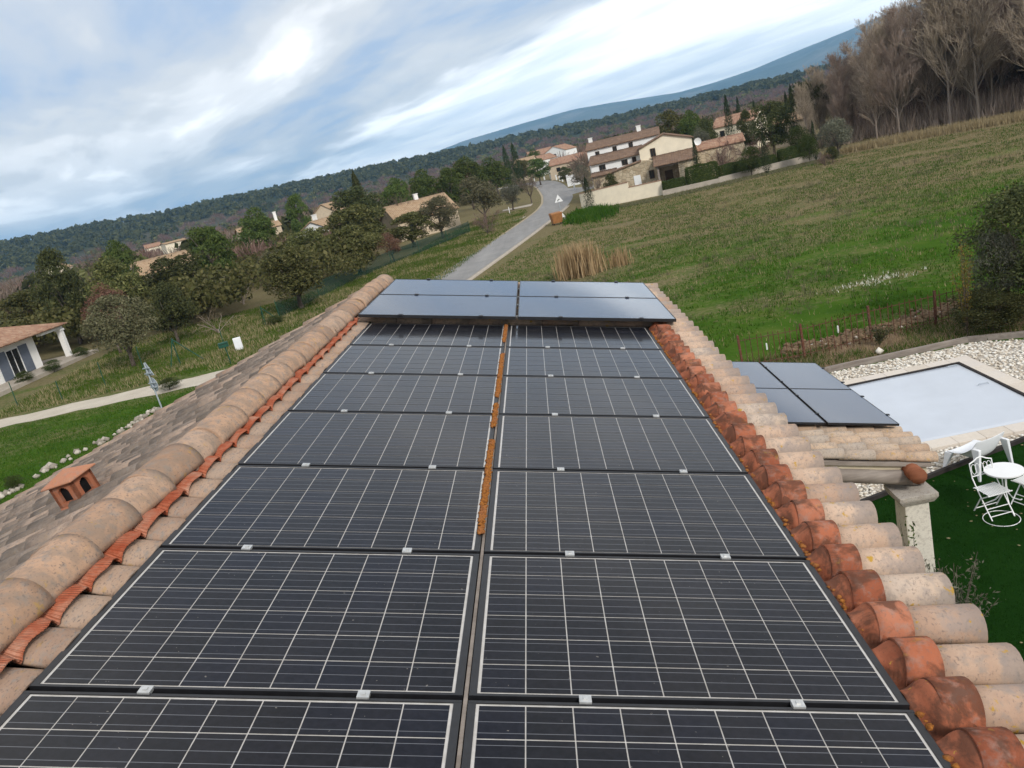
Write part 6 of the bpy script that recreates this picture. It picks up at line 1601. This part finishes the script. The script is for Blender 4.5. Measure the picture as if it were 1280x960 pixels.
band('far_bare_woods', 1500, 175, 800, -46, 26, 4, 8, M['twig'], 'greyish leafless woods on the plain below the hill', 2, 0.0, 6, per=110, bare=True)
band('far_green_woods', 1700, 150, 800, -46, 26, 4, 8.5, M['leaf_oak'], 'green scrub oak woods on the plain beyond the village', 3, 0.15, 9, per=90, ls=0.10)
band('far_pine_woods', 900, 150, 800, -46, 24, 5, 9.5, M['leaf_dark'], 'dark pines scattered over the plain beyond the village', 4, 0.3, 12, per=90, ls=0.10)
band('near_left_woods', 760, 72, 190, -44, -13, 3.2, 6.2, M['leaf_oak'], 'olive-green oak scrub filling the gaps between the gardens on the left', 5, -0.7, 15, 0.06, 460, 0.036)
band('near_left_scrub', 260, 76, 190, -44, -13, 2.8, 5.4, M['leaf_grey'], 'greyish oak scrub between the gardens on the left', 12, -0.5, 35, 0.06, 420, 0.036)
band('near_left_brush', 130, 84, 190, -44, -13, 2.5, 5.5, M['twig_red'], 'bare brush filling the gaps between the gardens on the left', 6, -0.1, 18, 0.06, 260, bare=True)
band('woods_behind_grove', 700, 125, 260, 24, 62, 5, 10, M['twig'], 'leafless woods closing the view behind the poplar grove', 10, -1.5, 21, per=150, bare=True)
band('evergreens_behind_grove', 260, 128, 260, 24, 62, 4, 7, M['leaf_oak'], 'evergreen scrub behind the poplar grove', 11, -0.2, 25, per=120, ls=0.08)
# hill forest
def hill_z(D, az):
    h = np.interp(az, HILL[:,0], HILL[:,1])*0.88; zc = CAM[2] + HC*h
    t = np.where(D < HC, (D-HF)/(HC-HF), 1 - (D-HC)/(HB-HC)); e = np.clip(t, 0, 1); e = e*e*(3-2*e)*0.55 + e*0.45
    return zc*e
q, D, a = polar(7500, HF-20, HC+90, -50, 45, rm, 0.8); z = hill_z(D, a) - 1.0; h = rm.uniform(6, 11, len(q))
tt_ = (D-HF)/(HC-HF); split = np.interp(a, [-40,-20,-8,10,30], [0.30,0.36,0.45,0.55,0.60]) + 0.10*fbm(q[:,0]*0.012, q[:,1]*0.012, 4)
up_ = tt_ > split; sel = up_ & (rm.random(len(q)) < 0.86); rest = up_ & ~sel; low = ~up_; lg = low & (rm.random(len(q)) < 0.52); lb_ = low & ~lg
mass('hill_forest', np.c_[q, z][sel], h[sel], h[sel]*rm.uniform(0.9,1.3,sel.sum()), M['leaf_dark'], 'dark pine forest covering the top of the long low hill', 7, 24)
mass('hill_scrub', np.c_[q, z][rest|lg], h[rest|lg]*0.75, h[rest|lg]*0.9, M['leaf_oak'], 'lighter oak scrub scattered over the hill', 8, 40, 0.16)
mass('hill_bare_woods', np.c_[q, z][lb_], h[lb_]*0.8, h[lb_], M['twig_red'], 'leafless brown woods on the lower slope of the hill', 9, 90, bare=True)

# ------------------------------------------------------------------ air
m = bpy.data.materials.new('haze'); m.use_nodes = True; n_ = m.node_tree.nodes; n_.clear()
vol = n_.new('ShaderNodeVolumePrincipled'); vol.inputs['Color'].default_value = (0.36,0.66,1.0,1); vol.inputs['Density'].default_value = 0.00012; vol.inputs['Anisotropy'].default_value = 0.2
ou = n_.new('ShaderNodeOutputMaterial'); m.node_tree.links.new(vol.outputs[0], ou.inputs['Volume'])
hz = MB().box(-11500, 11500, -400, 11500, -1.2, 600).build('haze', m); tag(hz, 'thin bluish air over the plain and mountain', 'haze', kind='stuff')
